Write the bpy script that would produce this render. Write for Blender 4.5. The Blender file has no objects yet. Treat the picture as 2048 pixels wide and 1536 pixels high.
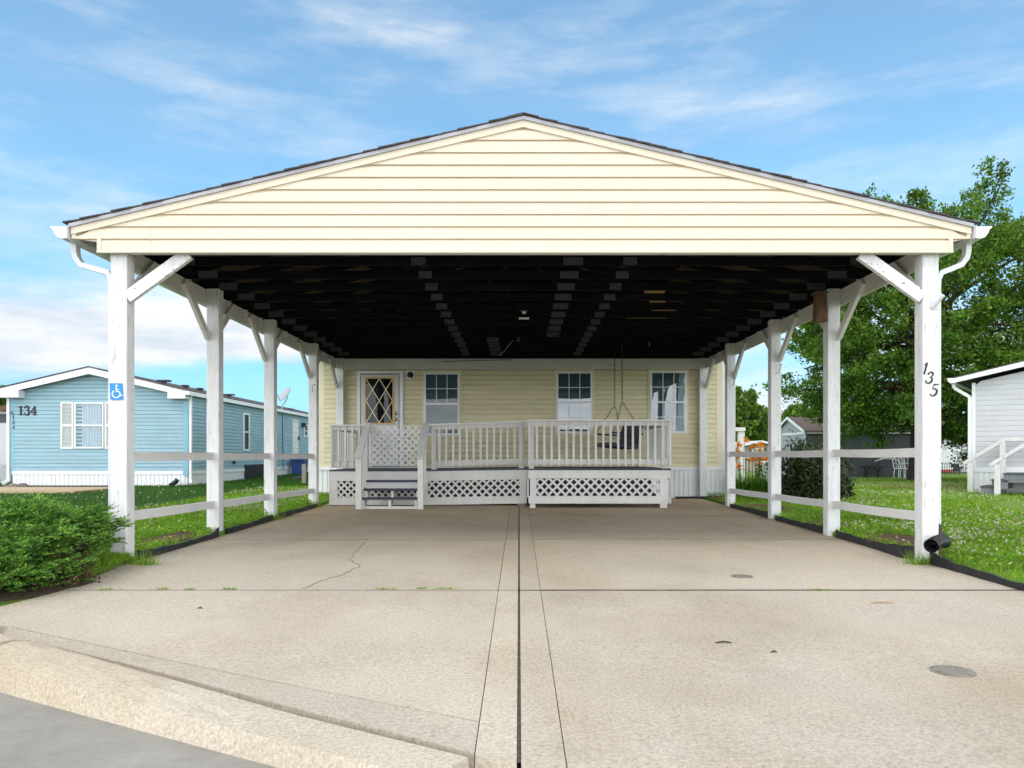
import bpy, math, random
import numpy as np
from mathutils import Vector
random.seed(7); R = np.random.default_rng(7)
S = bpy.context.scene; COL = S.collection
F, VX, HY, CZ = 1539.0, 1038.0, 912.0, 0.992      # focal length in photo pixels, vanishing point, eye height
def X_(px, Y): return (px - VX) / F * Y
def Z_(py, Y): return CZ + (HY - py) / F * Y
def W(px, py, Y): return Vector((X_(px, Y), Y, Z_(py, Y)))
def dz(y): return 0.013 * (y - 7.1)               # the drive climbs gently to the house
def lerp(a, b, t): return a + (b - a) * t
def cl(t, a=0.0, b=1.0): return max(a, min(b, t))

# ------------------------------------------------------------------ materials
def new_mat(name):
    m = bpy.data.materials.new(name); m.use_nodes = True
    nt = m.node_tree; nt.nodes.clear()
    out = nt.nodes.new('ShaderNodeOutputMaterial')
    return m, nt, out
def N(nt, t, **kw):
    n = nt.nodes.new(t)
    for k, v in kw.items():
        if k in ('blend_type', 'operation', 'data_type', 'noise_dimensions', 'feature', 'distance', 'interpolation_type', 'sky_type', 'wave_type', 'bands_direction'): setattr(n, k, v)
        else: n.inputs[k].default_value = v
    return n
def noise(nt, vec, scale, detail=4, rough=.55, stretch=None):
    n = N(nt, 'ShaderNodeTexNoise', Scale=scale, Detail=detail, Roughness=rough)
    if stretch:
        mp = nt.nodes.new('ShaderNodeMapping'); mp.inputs['Scale'].default_value = stretch
        nt.links.new(vec, mp.inputs['Vector']); vec = mp.outputs['Vector']
    nt.links.new(vec, n.inputs['Vector']); return n.outputs['Fac']
def ramp(nt, fac, stops):
    r = nt.nodes.new('ShaderNodeValToRGB'); e = r.color_ramp.elements
    while len(e) > 1: e.remove(e[0])
    for i, (p, c) in enumerate(stops):
        if isinstance(c, (int, float)): c = (c, c, c)
        el = e[0] if i == 0 else e.new(p)
        el.position = p; el.color = (*c, 1)
    nt.links.new(fac, r.inputs['Fac']); return r.outputs['Color']
def mix(nt, fac, a, b, mode='MIX'):
    m = nt.nodes.new('ShaderNodeMix'); m.data_type = 'RGBA'; m.blend_type = mode
    for s, v in ((0, fac), (6, a), (7, b)):
        if isinstance(v, (int, float)): m.inputs[s].default_value = v
        elif isinstance(v, tuple): m.inputs[s].default_value = (*v, 1)
        else: nt.links.new(v, m.inputs[s])
    return m.outputs[2]
def sc3(c, k): return tuple(min(1, x * k) for x in c)
def principled(nt, out, col, rough=.6, bump=None, bstr=.2, bdist=.01, metal=0, spec=.4):
    p = nt.nodes.new('ShaderNodeBsdfPrincipled')
    if isinstance(col, tuple): p.inputs['Base Color'].default_value = (*col, 1)
    else: nt.links.new(col, p.inputs['Base Color'])
    p.inputs['Roughness'].default_value = rough; p.inputs['Metallic'].default_value = metal
    p.inputs['Specular IOR Level'].default_value = spec
    if bump is not None:
        b = nt.nodes.new('ShaderNodeBump'); b.inputs['Strength'].default_value = bstr; b.inputs['Distance'].default_value = bdist
        nt.links.new(bump, b.inputs['Height']); nt.links.new(b.outputs['Normal'], p.inputs['Normal'])
    nt.links.new(p.outputs[0], out.inputs['Surface']); return p
def geo_pos(nt): return nt.nodes.new('ShaderNodeNewGeometry').outputs['Position']
def simple(name, col, rough=.6, var=.12, scale=6, stretch=None, bscale=None, bstr=.15, bdist=.005, metal=0, spec=.4, fine=True):
    m, nt, out = new_mat(name); pos = geo_pos(nt)
    f = noise(nt, pos, scale, 5, .6, stretch)
    c = ramp(nt, f, [(.3, sc3(col, 1 - var)), (.7, sc3(col, 1 + var))])
    if fine:
        f2 = noise(nt, pos, scale * 9, 3, .6, stretch)
        c = mix(nt, 1.0, c, ramp(nt, f2, [(.3, 1 - var * .6), (.6, 1.0)]), 'MULTIPLY')
    bump = noise(nt, pos, bscale or scale * 10, 4, .6, stretch)
    principled(nt, out, c, rough, bump, bstr, bdist, metal, spec); return m
def painted(name, col, wear=.5, chip=(.28, .25, .22), stretch=(14, 14, 1.2), rough=.55, chip_lo=.66, dirt=True):
    m, nt, out = new_mat(name); pos = geo_pos(nt)
    f = noise(nt, pos, 3, 5, .6)
    c = ramp(nt, f, [(.3, sc3(col, .9)), (.65, col)])
    g = noise(nt, pos, 2.2, 6, .65, stretch)
    c = mix(nt, 1.0, c, ramp(nt, g, [(.35, 1 - .16 * wear), (.55, 1.0)]), 'MULTIPLY')
    k = noise(nt, pos, 5.5, 8, .62, (stretch[0] * .35, stretch[1] * .35, stretch[2]))
    c = mix(nt, ramp(nt, k, [(chip_lo, 0.0), (chip_lo + .03, wear)]), c, chip)
    principled(nt, out, c, rough, g, .25, .004); return m
def concrete(name, col, dark=1.0):
    m, nt, out = new_mat(name); pos = geo_pos(nt)
    big = noise(nt, pos, .55, 5, .6)
    c = ramp(nt, big, [(.28, sc3(col, .84)), (.5, sc3(col, 1.0)), (.72, sc3(col, 1.1))])
    # brown stains of tyre and oil, lying where cars stand
    st = noise(nt, pos, .42, 6, .65, (1, .55, 1))
    c = mix(nt, ramp(nt, st, [(.46, 0.0), (.68, .75)]), c, (col[0] * .74, col[1] * .65, col[2] * .52))
    st3 = noise(nt, pos, .33, 7, .7, (1.2, .8, 1))
    c = mix(nt, ramp(nt, st3, [(.52, 0.0), (.7, .6)]), c, (col[0] * .66, col[1] * .66, col[2] * .68))
    st2 = noise(nt, pos, 1.3, 6, .7, (.6, 1.6, 1))
    c = mix(nt, ramp(nt, st2, [(.6, 0.0), (.8, .4)]), c, sc3(col, .62))
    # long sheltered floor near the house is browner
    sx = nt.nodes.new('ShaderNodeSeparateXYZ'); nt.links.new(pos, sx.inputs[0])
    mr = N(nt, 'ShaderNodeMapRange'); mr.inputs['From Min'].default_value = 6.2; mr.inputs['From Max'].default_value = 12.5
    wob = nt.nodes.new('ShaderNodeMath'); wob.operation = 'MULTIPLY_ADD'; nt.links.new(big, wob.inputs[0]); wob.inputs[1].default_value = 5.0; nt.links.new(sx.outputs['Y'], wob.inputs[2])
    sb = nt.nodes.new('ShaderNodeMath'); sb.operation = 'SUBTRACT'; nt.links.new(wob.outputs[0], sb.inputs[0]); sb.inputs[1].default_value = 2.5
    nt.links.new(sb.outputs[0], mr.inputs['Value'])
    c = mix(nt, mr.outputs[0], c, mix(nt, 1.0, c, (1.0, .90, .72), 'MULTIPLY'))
    isl = nt.nodes.new('ShaderNodeNewGeometry').outputs['Random Per Island']
    c = mix(nt, 1.0, c, ramp(nt, isl, [(0, (.90, .90, .91)), (1, (1.05, 1.04, 1.02))]), 'MULTIPLY')
    f1 = noise(nt, pos, 62, 9, .85)
    c = mix(nt, 1.0, c, ramp(nt, f1, [(.32, .46), (.49, .98), (.66, 1.40)]), 'MULTIPLY')
    v = N(nt, 'ShaderNodeTexVoronoi', Scale=75.0); nt.links.new(pos, v.inputs['Vector'])
    c = mix(nt, ramp(nt, v.outputs['Distance'], [(.0, .55), (.25, .0)]), c, mix(nt, 1.0, v.outputs['Color'], (.62, .56, .48), 'MULTIPLY'))
    sp = noise(nt, pos, 170, 3, .7)
    c = mix(nt, ramp(nt, sp, [(.66, 0.0), (.72, .6)]), c, (.75, .70, .62))
    c = mix(nt, ramp(nt, noise(nt, pos, 31, 5, .8), [(.68, 0.0), (.76, .55)]), c, (.10, .085, .07))
    principled(nt, out, c, .85, f1, .5, .006); return m
def leafmat(name, c1, c2, c3, trans=.35, rough=.5, nsc=.8, nlo=.72, nhi=1.22):
    m, nt, out = new_mat(name)
    g = nt.nodes.new('ShaderNodeNewGeometry')
    c = ramp(nt, g.outputs['Random Per Island'], [(0.0, c1), (.5, c2), (.97, c3)])
    big = noise(nt, g.outputs['Position'], nsc, 4)
    c = mix(nt, 1.0, c, ramp(nt, big, [(.3, nlo), (.7, nhi)]), 'MULTIPLY')
    p = nt.nodes.new('ShaderNodeBsdfPrincipled'); nt.links.new(c, p.inputs['Base Color']); p.inputs['Roughness'].default_value = rough; p.inputs['Specular IOR Level'].default_value = .25
    t = nt.nodes.new('ShaderNodeBsdfTranslucent'); nt.links.new(mix(nt, 1.0, c, (1.0, 1.0, .45), 'MULTIPLY'), t.inputs['Color'])
    ms = nt.nodes.new('ShaderNodeMixShader'); ms.inputs[0].default_value = trans
    nt.links.new(p.outputs[0], ms.inputs[1]); nt.links.new(t.outputs[0], ms.inputs[2]); nt.links.new(ms.outputs[0], out.inputs['Surface']); return m
def glass(name, fac, tint=(.9, .95, .95), wavy=.03):
    m, nt, out = new_mat(name)
    t = nt.nodes.new('ShaderNodeBsdfTransparent'); t.inputs['Color'].default_value = (*tint, 1)
    g = nt.nodes.new('ShaderNodeBsdfGlossy'); g.inputs['Roughness'].default_value = .015
    b = nt.nodes.new('ShaderNodeBump'); b.inputs['Strength'].default_value = wavy; b.inputs['Distance'].default_value = .02
    nt.links.new(noise(nt, geo_pos(nt), 2.5, 2), b.inputs['Height']); nt.links.new(b.outputs[0], g.inputs['Normal'])
    ms = nt.nodes.new('ShaderNodeMixShader'); ms.inputs[0].default_value = fac
    nt.links.new(t.outputs[0], ms.inputs[1]); nt.links.new(g.outputs[0], ms.inputs[2]); nt.links.new(ms.outputs[0], out.inputs['Surface']); return m
def groundmat(name, c1, c2, dirt, damt=.5):
    m, nt, out = new_mat(name); pos = geo_pos(nt)
    c = ramp(nt, noise(nt, pos, 1.1, 6, .65), [(.3, c1), (.7, c2)])
    c = mix(nt, 1.0, c, ramp(nt, noise(nt, pos, 26, 5, .7), [(.3, .55), (.65, 1.2)]), 'MULTIPLY')
    c = mix(nt, ramp(nt, noise(nt, pos, .9, 6, .7), [(.56, 0.0), (.7, damt)]), c, dirt)
    principled(nt, out, c, .95, noise(nt, pos, 30, 4, .7), .8, .03); return m

M = {}
M['concrete'] = concrete('concrete', (.51, .445, .36))
M['kerb'] = concrete('kerb_concrete', (.56, .49, .39))
M['joint'] = simple('joint_dirt', (.095, .075, .06), .95, .5, 20)
M['road'] = simple('road_concrete', (.30, .28, .25), .9, .15, 3, bscale=60, bstr=.5)
M['cream'] = simple('cream_siding', (.70, .615, .48), .45, .03, 1.5, (.4, 1, 3), 60, .05, .002, fine=False)
M['yellow'] = simple('yellow_siding', (.68, .605, .39), .5, .10, 1.6, (.5, 1, 4), 60, .06, .002)
M['yellowtrim'] = simple('yellow_trim', (.72, .65, .46), .5, .06, 2)
M['white'] = painted('white_paint', (.74, .735, .73), .8, (.45, .42, .39), chip_lo=.615)
M['whitepeel'] = painted('peeling_paint', (.74, .735, .73), .9, (.20, .18, .17), (9, 9, 7), chip_lo=.60)
M['rail'] = painted('rail_paint', (.70, .68, .65), .5, stretch=(2, 2, 14))
M['porch'] = painted('porch_paint', (.69, .67, .635), .4, stretch=(9, 9, 2))
M['vinyl'] = simple('white_vinyl', (.78, .79, .80), .4, .05, 3)
M['metalg'] = simple('grey_white_metal', (.40, .40, .42), .4, .06, 4)
M['shutter'] = simple('shutter_cream', (.68, .68, .65), .5, .06, 4)
M['metalw'] = simple('white_metal', (.66, .66, .67), .35, .06, 4, spec=.5)
M['shaded_wood'] = simple('shaded_truss_wood', (.011, .0105, .013), .95, .5, 3, (.6, 6, 6), 20, .3, spec=.05)  # near-black: the shade under the roof is put into the wood colour
M['deckwood'] = simple('dark_roof_boards', (.045, .026, .013), .95, .9, 1.2, (1, 1, 1), 25, .3)  # brown board patches, darkened by the same ceiling shade in the colour
M['plate'] = simple('galvanised_plate', (.062, .068, .08), .6, .3, 30, spec=.2)
M['tan'] = simple('bare_plywood', (.36, .24, .10), .8, .25, 9, (1, 6, 1))
M['shingle'] = simple('shingles', (.085, .072, .07), .95, .45, 14, bscale=90, bstr=.6)
M['navy'] = simple('navy_deck_paint', (.035, .045, .075), .5, .2, 9)
M['greydeck'] = simple('grey_deck_boards', (.20, .21, .23), .7, .2, 5, (8, 1, 1))
M['blue'] = simple('blue_siding', (.285, .445, .515), .5, .09, 1.5, (.6, 1, 3), 60, .05, .002)
M['bluetrim'] = simple('blue_trim', (.21, .43, .53), .5, .05, 3)
M['greywhite'] = simple('grey_white_siding', (.55, .55, .58), .5, .05, 2)
M['greyhouse'] = simple('grey_boards', (.36, .38, .41), .8, .12, 4, (9, 9, 1))
M['darkgrey'] = simple('dark_and_shaded_grey_boards', (.085, .095, .105), .85, .12, 4, (9, 9, 1))  # dark grey trim, and the shed's long wall with tree shade in its colour
M['brownroof'] = simple('brown_roof', (.13, .10, .078), .95, .3, 8, (1, 5, 5))
M['tanwall'] = simple('tan_wall', (.40, .33, .26), .8, .1, 3)
M['black'] = simple('black_plastic', (.016, .017, .02), .45, .25, 12, spec=.45)
M['blackpaint'] = simple('black_paint', (.018, .017, .018), .5, .2, 9)
M['edging'] = simple('black_edging', (.022, .022, .025), .6, .4, 8, bscale=25, bstr=.4, bdist=.01)
M['signblue'] = simple('sign_blue', (.02, .25, .66), .4, .06, 12)
M['signwhite'] = simple('sign_white', (.85, .86, .88), .4, .04, 12)
M['binblue'] = simple('bin_blue', (.02, .07, .25), .45, .1, 5)
M['red'] = simple('red_plastic', (.5, .03, .03), .4, .1, 5)
M['gold'] = simple('gold_frame', (.62, .40, .15), .4, .12, 6)
M['muntin'] = simple('cream_muntin', (.74, .62, .34), .45, .06, 6)
M['brass'] = simple('brass', (.55, .40, .14), .25, .1, 12, metal=.9)
M['door'] = simple('door_white', (.63, .61, .56), .45, .05, 3)
M['weather'] = simple('weather_strip', (.22, .25, .32), .7, .6, 25)
M['room'] = simple('dark_room', (.010, .012, .016), .9, .3, 3, bstr=0, spec=0, fine=False)
M['room_teal'] = simple('dim_room', (.03, .075, .085), .8, .2, 3)
M['blind'] = simple('blind_slats', (.17, .26, .29), .6, .06, 3)
M['blindlight'] = simple('pale_blind_slats', (.36, .40, .42), .6, .12, 3)
M['curtain'] = simple('white_curtain', (.46, .52, .60), .9, .25, 8, (8, 8, .6))
M['glass'] = glass('window_glass', .125)
M['glassdim'] = glass('screened_glass', .04)
M['glassdoor'] = glass('door_glass', .03, (.7, .75, .8), 0.0)
M['swing'] = simple('navy_metal', (.022, .028, .05), .4, .2, 8)
M['chain'] = simple('chain', (.05, .045, .045), .5, .3, 20, metal=.5)
M['bark'] = simple('bark', (.075, .055, .042), .95, .4, 8, (4, 4, .8), 30, 1, .03)
M['oldwood'] = simple('weathered_wood', (.16, .085, .05), .9, .5, 8, (6, 6, 1), 30, .8, .01)
M['greywood'] = simple('grey_post_wood', (.28, .26, .23), .9, .25, 8, (6, 6, 1))
M['stone'] = simple('stone', (.22, .17, .14), .9, .35, 10)
M['dish'] = simple('dish_grey', (.42, .42, .43), .4, .1, 6)
M['rust'] = simple('rusty_iron', (.12, .05, .035), .8, .3, 20)
M['tealbox'] = simple('teal_box', (.02, .16, .22), .5, .1, 9)
M['cord'] = simple('old_cord', (.30, .29, .24), .6, .1, 9)
M['mulch'] = groundmat('mulch', (.085, .04, .024), (.19, .10, .06), (.10, .09, .03), .3)
M['soil'] = groundmat('soil', (.06, .05, .03), (.12, .09, .055), (.05, .07, .02), .4)
M['lawn'] = groundmat('lawn', (.11, .21, .02), (.18, .29, .03), (.14, .11, .05), .35)
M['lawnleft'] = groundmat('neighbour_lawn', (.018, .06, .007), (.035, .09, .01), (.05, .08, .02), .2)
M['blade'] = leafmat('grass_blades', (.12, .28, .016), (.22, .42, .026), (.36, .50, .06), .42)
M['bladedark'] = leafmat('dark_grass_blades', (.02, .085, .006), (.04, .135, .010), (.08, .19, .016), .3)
M['clover'] = leafmat('clover_blossom', (.38, .37, .22), (.54, .52, .37), (.70, .67, .54), .2)
M['maple'] = leafmat('maple_leaves', (.05, .13, .018), (.095, .21, .027), (.22, .34, .045), .45, .5, .9, .6, 1.4)
M['treefar'] = leafmat('far_leaves', (.06, .13, .02), (.11, .21, .03), (.19, .31, .05), .4)
M['juniper'] = leafmat('juniper_needles', (.04, .15, .03), (.10, .27, .045), (.31, .46, .07), .25, .5, 8, .42, 1.7)
M['deadneedle'] = leafmat('dead_needles', (.07, .04, .024), (.12, .07, .04), (.17, .11, .06), .1)
M['shrubleaf'] = leafmat('shrub_leaves', (.016, .036, .010), (.035, .065, .018), (.10, .12, .05), .2, .35)
M['lilyleaf'] = leafmat('lily_leaves', (.07, .21, .018), (.13, .32, .03), (.22, .42, .06), .35)
M['lily'] = leafmat('lily_petals', (.75, .16, .01), (.85, .24, .015), (.88, .34, .03), .3)

# ------------------------------------------------------------------ mesh building
ORG = {}
def origin(o): return ORG.get(o.name, Vector((0, 0, 0))) if o else Vector((0, 0, 0))
def tag(o, label=None, cat=None, group=None, kind=None):
    for k, v in (('label', label), ('category', cat), ('group', group), ('kind', kind)):
        if v: o[k] = v
    return o
def thing(name, label, cat, loc=(0, 0, 0), group=None):
    o = bpy.data.objects.new(name, None); COL.objects.link(o); o.empty_display_size = .2
    o.location = loc; ORG[o.name] = Vector(loc); return tag(o, label, cat, group)
def link(name, me, mat, parent, loc):
    if mat is not None:
        for mm in (mat if isinstance(mat, (list, tuple)) else [mat]): me.materials.append(mm)
    o = bpy.data.objects.new(name, me); COL.objects.link(o)
    if parent: o.parent = parent; ORG[o.name] = origin(parent)
    elif loc is not None: o.location = loc; ORG[o.name] = Vector(loc)
    return o
class MB:
    def __init__(s): s.v = []; s.f = []; s.m = []; s.mi = 0
    def add(s, vs, fs):
        b = len(s.v); s.v += [tuple(q) for q in vs]
        for f in fs: s.f.append(tuple(b + i for i in f)); s.m.append(s.mi)
    def box(s, x0, x1, y0, y1, z0, z1):
        s.add([(x, y, z) for z in (z0, z1) for y in (y0, y1) for x in (x0, x1)],
              [(0, 2, 3, 1), (4, 5, 7, 6), (0, 1, 5, 4), (2, 6, 7, 3), (0, 4, 6, 2), (1, 3, 7, 5)]); return s
    def cbox(s, x0, x1, y0, y1, z0, z1, c=.006):   # vertical edges chamfered
        P = [(x0 + c, y0), (x1 - c, y0), (x1, y0 + c), (x1, y1 - c), (x1 - c, y1), (x0 + c, y1), (x0, y1 - c), (x0, y0 + c)]
        s.prism(P, lambda a, b: Vector((a, b, z0)), Vector((0, 0, z1 - z0))); return s
    def beam(s, p0, p1, w, h, up=(0, 0, 1)):
        p0, p1 = Vector(p0), Vector(p1); d = (p1 - p0).normalized(); side = d.cross(Vector(up)).normalized(); u = side.cross(d)
        vs = [p + side * (a * w / 2) + u * (b * h / 2) for p in (p0, p1) for a, b in ((-1, -1), (1, -1), (1, 1), (-1, 1))]
        s.add(vs, [(3, 2, 1, 0), (4, 5, 6, 7), (0, 1, 5, 4), (1, 2, 6, 5), (2, 3, 7, 6), (3, 0, 4, 7)]); return s
    def tube(s, pts, r, n=8, cap=True):
        pts = [Vector(p) for p in pts]; rs = r if isinstance(r, (list, tuple)) else [r] * len(pts)
        vs = []; ref = None
        for i, p in enumerate(pts):
            d = (pts[min(i + 1, len(pts) - 1)] - pts[max(i - 1, 0)]).normalized()
            if ref is None: ref = Vector((0, 0, 1)) if abs(d.z) < .9 else Vector((1, 0, 0))
            a = d.cross(ref).normalized(); b = d.cross(a).normalized(); ref = -b if abs(d.dot(b)) < .99 else ref
            ref = a.cross(d)
            for k in range(n):
                t = 2 * math.pi * k / n; vs.append(p + (a * math.cos(t) + b * math.sin(t)) * rs[i])
        fs = [(i * n + k, i * n + (k + 1) % n, (i + 1) * n + (k + 1) % n, (i + 1) * n + k) for i in range(len(pts) - 1) for k in range(n)]
        if cap: fs += [tuple(range(n))[::-1], tuple((len(pts) - 1) * n + k for k in range(n))]
        s.add(vs, fs); return s
    def prism(s, poly, to3, off):
        n = len(poly); A = [to3(*p) for p in poly]; off = Vector(off); B = [a + off for a in A]
        s.add(A + B, [tuple(range(n))[::-1], tuple(range(n, 2 * n))] + [(i, (i + 1) % n, n + (i + 1) % n, n + i) for i in range(n)]); return s
    def ribbon(s, pts, ws, to3, off):   # a stroke of varying width in a plane
        L = []; Rr = []
        for i, (x, y) in enumerate(pts):
            x0, y0 = pts[max(i - 1, 0)]; x1, y1 = pts[min(i + 1, len(pts) - 1)]
            dx, dy = x1 - x0, y1 - y0; l = math.hypot(dx, dy) or 1; w = (ws[i] if isinstance(ws, (list, tuple)) else ws) / 2
            L.append((x - dy / l * w, y + dx / l * w)); Rr.append((x + dy / l * w, y - dx / l * w))
        for i in range(len(pts) - 1): s.prism([L[i], Rr[i], Rr[i + 1], L[i + 1]], to3, off)
        return s
    def siding(s, z0, z1, step, ul, ur, to3, out=.012, lip=.27):
        """overlapping boards; ul/ur give the ends at a height, to3(u, out, z) places them"""
        z = z0
        while z < z1 - 1e-4:
            t = min(z + step, z1); zm = z + (t - z) * (1 - lip)
            lv = [(z, 0), (z, out), (zm, out * .92), (t, 0)]
            vs = []
            for zz, o in lv: vs += [to3(ul(zz), o, zz), to3(ur(zz), o, zz)]
            if ur(t) - ul(t) > -.001: s.add(vs, [(0, 1, 3, 2), (2, 3, 5, 4), (4, 5, 7, 6)])
            z = t
        return s
    def build(s, name, mat, parent=None, smooth=False, loc=None):
        o = origin(parent) if parent else Vector(loc or (0, 0, 0))
        me = bpy.data.meshes.new(name); me.from_pydata([(a - o.x, b - o.y, c - o.z) for a, b, c in s.v], [], s.f)
        if isinstance(mat, (list, tuple)): me.polygons.foreach_set('material_index', s.m)
        if smooth: me.polygons.foreach_set('use_smooth', [True] * len(me.polygons))
        import bmesh
        bm = bmesh.new(); bm.from_mesh(me); bmesh.ops.recalc_face_normals(bm, faces=bm.faces) if len(s.f) < 60000 else None
        bm.to_mesh(me); bm.free(); me.update()
        return link(name, me, mat, parent, loc)
def np_mesh(name, V, k, mat, parent=None, loc=None, smooth=False):
    """V: (n, k, 3) separate k-gons"""
    o = np.array(origin(parent) if parent else (loc or (0, 0, 0))); V = np.asarray(V, dtype=np.float32) - o
    n = V.shape[0]; me = bpy.data.meshes.new(name)
    me.vertices.add(n * k); me.vertices.foreach_set('co', V.reshape(-1))
    me.loops.add(n * k); me.loops.foreach_set('vertex_index', np.arange(n * k, dtype=np.int32))
    me.polygons.add(n); me.polygons.foreach_set('loop_start', np.arange(n, dtype=np.int32) * k)
    try: me.polygons.foreach_set('loop_total', np.full(n, k, dtype=np.int32))
    except Exception: pass
    me.update(calc_edges=True); me.validate()
    return link(name, me, mat, parent, loc)
def unit(a): return a / (np.linalg.norm(a, axis=-1, keepdims=True) + 1e-9)
def leaves(C, size, D=None, flat=0.0, wid=.6):
    """diamond leaves at C (n,3); D the way each points"""
    n = len(C); D = unit(R.normal(size=(n, 3))) if D is None else unit(D)
    s = unit(np.cross(D, R.normal(size=(n, 3)) + np.array([0, 0, flat]))); L = (size * R.uniform(.65, 1.35, n))[:, None]
    nrm = np.cross(D, s)
    return np.stack([C, C + D * L * .5 + s * L * wid * .5 + nrm * L * .08, C + D * L - nrm * L * .12, C + D * L * .5 - s * L * wid * .5 + nrm * L * .08], 1)
def blades(P, h, w, lean=.35):
    n = len(P); a = R.uniform(0, 2 * np.pi, n); hh = h * R.uniform(.5, 1.3, n)
    s = np.stack([np.cos(a), np.sin(a), np.zeros(n)], 1) * (w * R.uniform(.7, 1.3, n))[:, None]
    b = R.uniform(0, 2 * np.pi, n); l = np.stack([np.cos(b), np.sin(b), np.zeros(n)], 1) * (lean * hh * R.uniform(.2, 1.4, n))[:, None]
    up = np.zeros((n, 3)); up[:, 2] = hh
    return np.stack([P - s, P + s, P + l + up], 1)

# ------------------------------------------------------------------ ground
DL, DR = -3.60, 3.77
def gz(x, y):
    b = dz(min(max(y, -20), 16.0)) + .05
    if x > 3.7 and y > 16: b = lerp(b, .0, cl((y - 16) / 19))
    if x < -3.5:
        t = cl((y - 15) / 5); b = lerp(b, .21, t)
        if y > 20: b = lerp(.21, .30, cl((y - 20) / 10))
    if -3.7 <= x <= 3.7 and y > 16: b = dz(16) + .04
    if y < 4.0: b = dz(y) - .10
    return b
def grid(name, xs, ys, f, mat):
    b = MB(); b.v = [(x, y, f(x, y)) for y in ys for x in xs]; nx = len(xs)
    b.f = [(j * nx + i, j * nx + i + 1, (j + 1) * nx + i + 1, (j + 1) * nx + i) for j in range(len(ys) - 1) for i in range(nx - 1)]; b.m = [0] * len(b.f)
    return b.build(name, mat)
def ground_f(x, y):
    z = gz(x, y)
    if DL - .01 < x < DR + .01 and y < 16.2: z = dz(y) - .12
    if y < 5.9 and x < -2: z = dz(y) - .008 if y > 5.05 else dz(y) - .14
    return z
xs = sorted(set([-400, -200, -100, -60, -40, -30, -25] + [round(-20 + .5 * i, 3) for i in range(81)] + [DL - .012, DL, DR, DR + .012, 25, 30, 40, 60, 100, 200, 400]))
ys = sorted(set([-400, -200, -60, -20, -10, -5, 0, 2] + [3 + .5 * i for i in range(80)] + [3.98, 5.06, 16.02, 45, 50, 60, 80, 120, 200, 400, 900]))
tag(grid('ground', xs, ys, ground_f, M['lawn']), 'green lawn ground round the carport', kind='structure')
def sheet(name, x0, x1, y0, y1, mat, dzz, nx=10, ny=20):
    o = grid(name, list(np.linspace(x0, x1, nx)), list(np.linspace(y0, y1, ny)), lambda x, y: gz(x, y) + dzz, mat)
    o['kind'] = 'structure'; return o
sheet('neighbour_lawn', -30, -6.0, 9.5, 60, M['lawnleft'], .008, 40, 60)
# irregular mulch beds beside the edging
def blob(name, cx, cy, rx, ry, mat, dzz, seed, kind='structure'):
    rr = random.Random(seed); b = MB(); n = 40; vs = [(cx, cy, gz(cx, cy) + dzz)]
    ph = [rr.uniform(0, 6.28) for _ in range(4)]
    for ring in (.5, 1.0):
        for i in range(n):
            a = 2 * math.pi * i / n; k = ring * (1 + .18 * math.sin(3 * a + ph[0]) + .12 * math.sin(5 * a + ph[1]) + .08 * math.sin(9 * a + ph[2]))
            x, y = cx + rx * k * math.cos(a), cy + ry * k * math.sin(a); vs.append((x, y, gz(x, y) + (dzz if ring < 1 else dzz * .3 if name != 'soil_bed' else -.14)))
    fs = [(0, 1 + i, 1 + (i + 1) % n) for i in range(n)] + [(1 + i, 1 + n + i, 1 + n + (i + 1) % n, 1 + (i + 1) % n) for i in range(n)]
    b.add(vs, fs); o = b.build(name, mat); o['kind'] = kind; return o
BEDS = [(4.18, 8.25, .32, .85), (4.15, 12.9, .33, 1.0), (4.1, 10.1, .25, .5), (-3.92, 8.6, .22, .7), (4.05, 15.3, .28, .5)]
for i, (a, b_, c, d) in enumerate(BEDS): blob('mulch_bed', a, b_, c, d, M['mulch'], .022, i)
blob('soil_bed', -4.7, 6.15, 1.55, 1.5, M['soil'], .02, 9)
# path in front of the blue home and dark bed along its skirting
p = MB(); p.box(-17, -9.6, 16.6, 18.9, .08, .235); p.build('path', M['concrete'])['kind'] = 'structure'

# driveway: slabs with real open joints
b = MB()
def slab(poly, th=.06, wob=0):
    n = len(poly); A = [(x, y, dz(y)) for x, y in poly]; B = [(x, y, dz(y) - th) for x, y in poly]
    b.add(A + B, [tuple(range(n)), tuple(range(n, 2 * n))[::-1]] + [(i, n + i, n + (i + 1) % n, (i + 1) % n) for i in range(n)])
rows = [(5.786, 8.895, .006), (8.905, 11.995, .006), (12.005, 14.995, .006), (15.005, 16.02, .0)]
for r_, (y0, y1, g) in enumerate(rows):
    e_ = .036 if r_ == 0 else .004
    xl = DL if y0 > 6.2 else -3.42
    slab([(xl, y0), (-.158, y0), (-.158, y1), (DL, y1)] + ([(DL, 6.9)] if r_ == 0 else []))
    slab([(-.153, y0), (-.008, y0), (-.008, y1), (-.153, y1)])
    slab([(.008, y0 + e_), (.160, y0 + e_), (.160, y1), (.008, y1)]); slab([(.164, y0 + e_), (DR, y0 + e_), (DR, y1), (.164, y1)])
slab([(-.158, 5.78), (-3.42, 5.78), (-3.5, 5.2), (-4.3, 5.02), (-3.05, 4.62), (-1.34, 3.66), (-.158, 3.03)][::-1])
slab([(-3.06, 4.612), (-2.97, 4.43), (-1.85, 3.77), (-.9, 3.17), (-.158, 2.72), (-.158, 3.022), (-1.345, 3.652)])
slab([(-.154, 2.7), (-.008, 2.62), (-.008, 5.78), (-.154, 5.78)])
slab([(.008, 2.6), (.160, 2.6), (.160, 5.765), (.008, 5.765)]); slab([(.164, 2.6), (4.6, 2.6), (DR, 4.5), (DR, 5.765), (.164, 5.765)])
slab([(.175, 5.796), (3.74, 5.796), (3.74, 5.817), (.175, 5.817)], .03)
drv = b.build('driveway', M['concrete']); tag(drv, kind='structure')
jb = MB()
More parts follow.
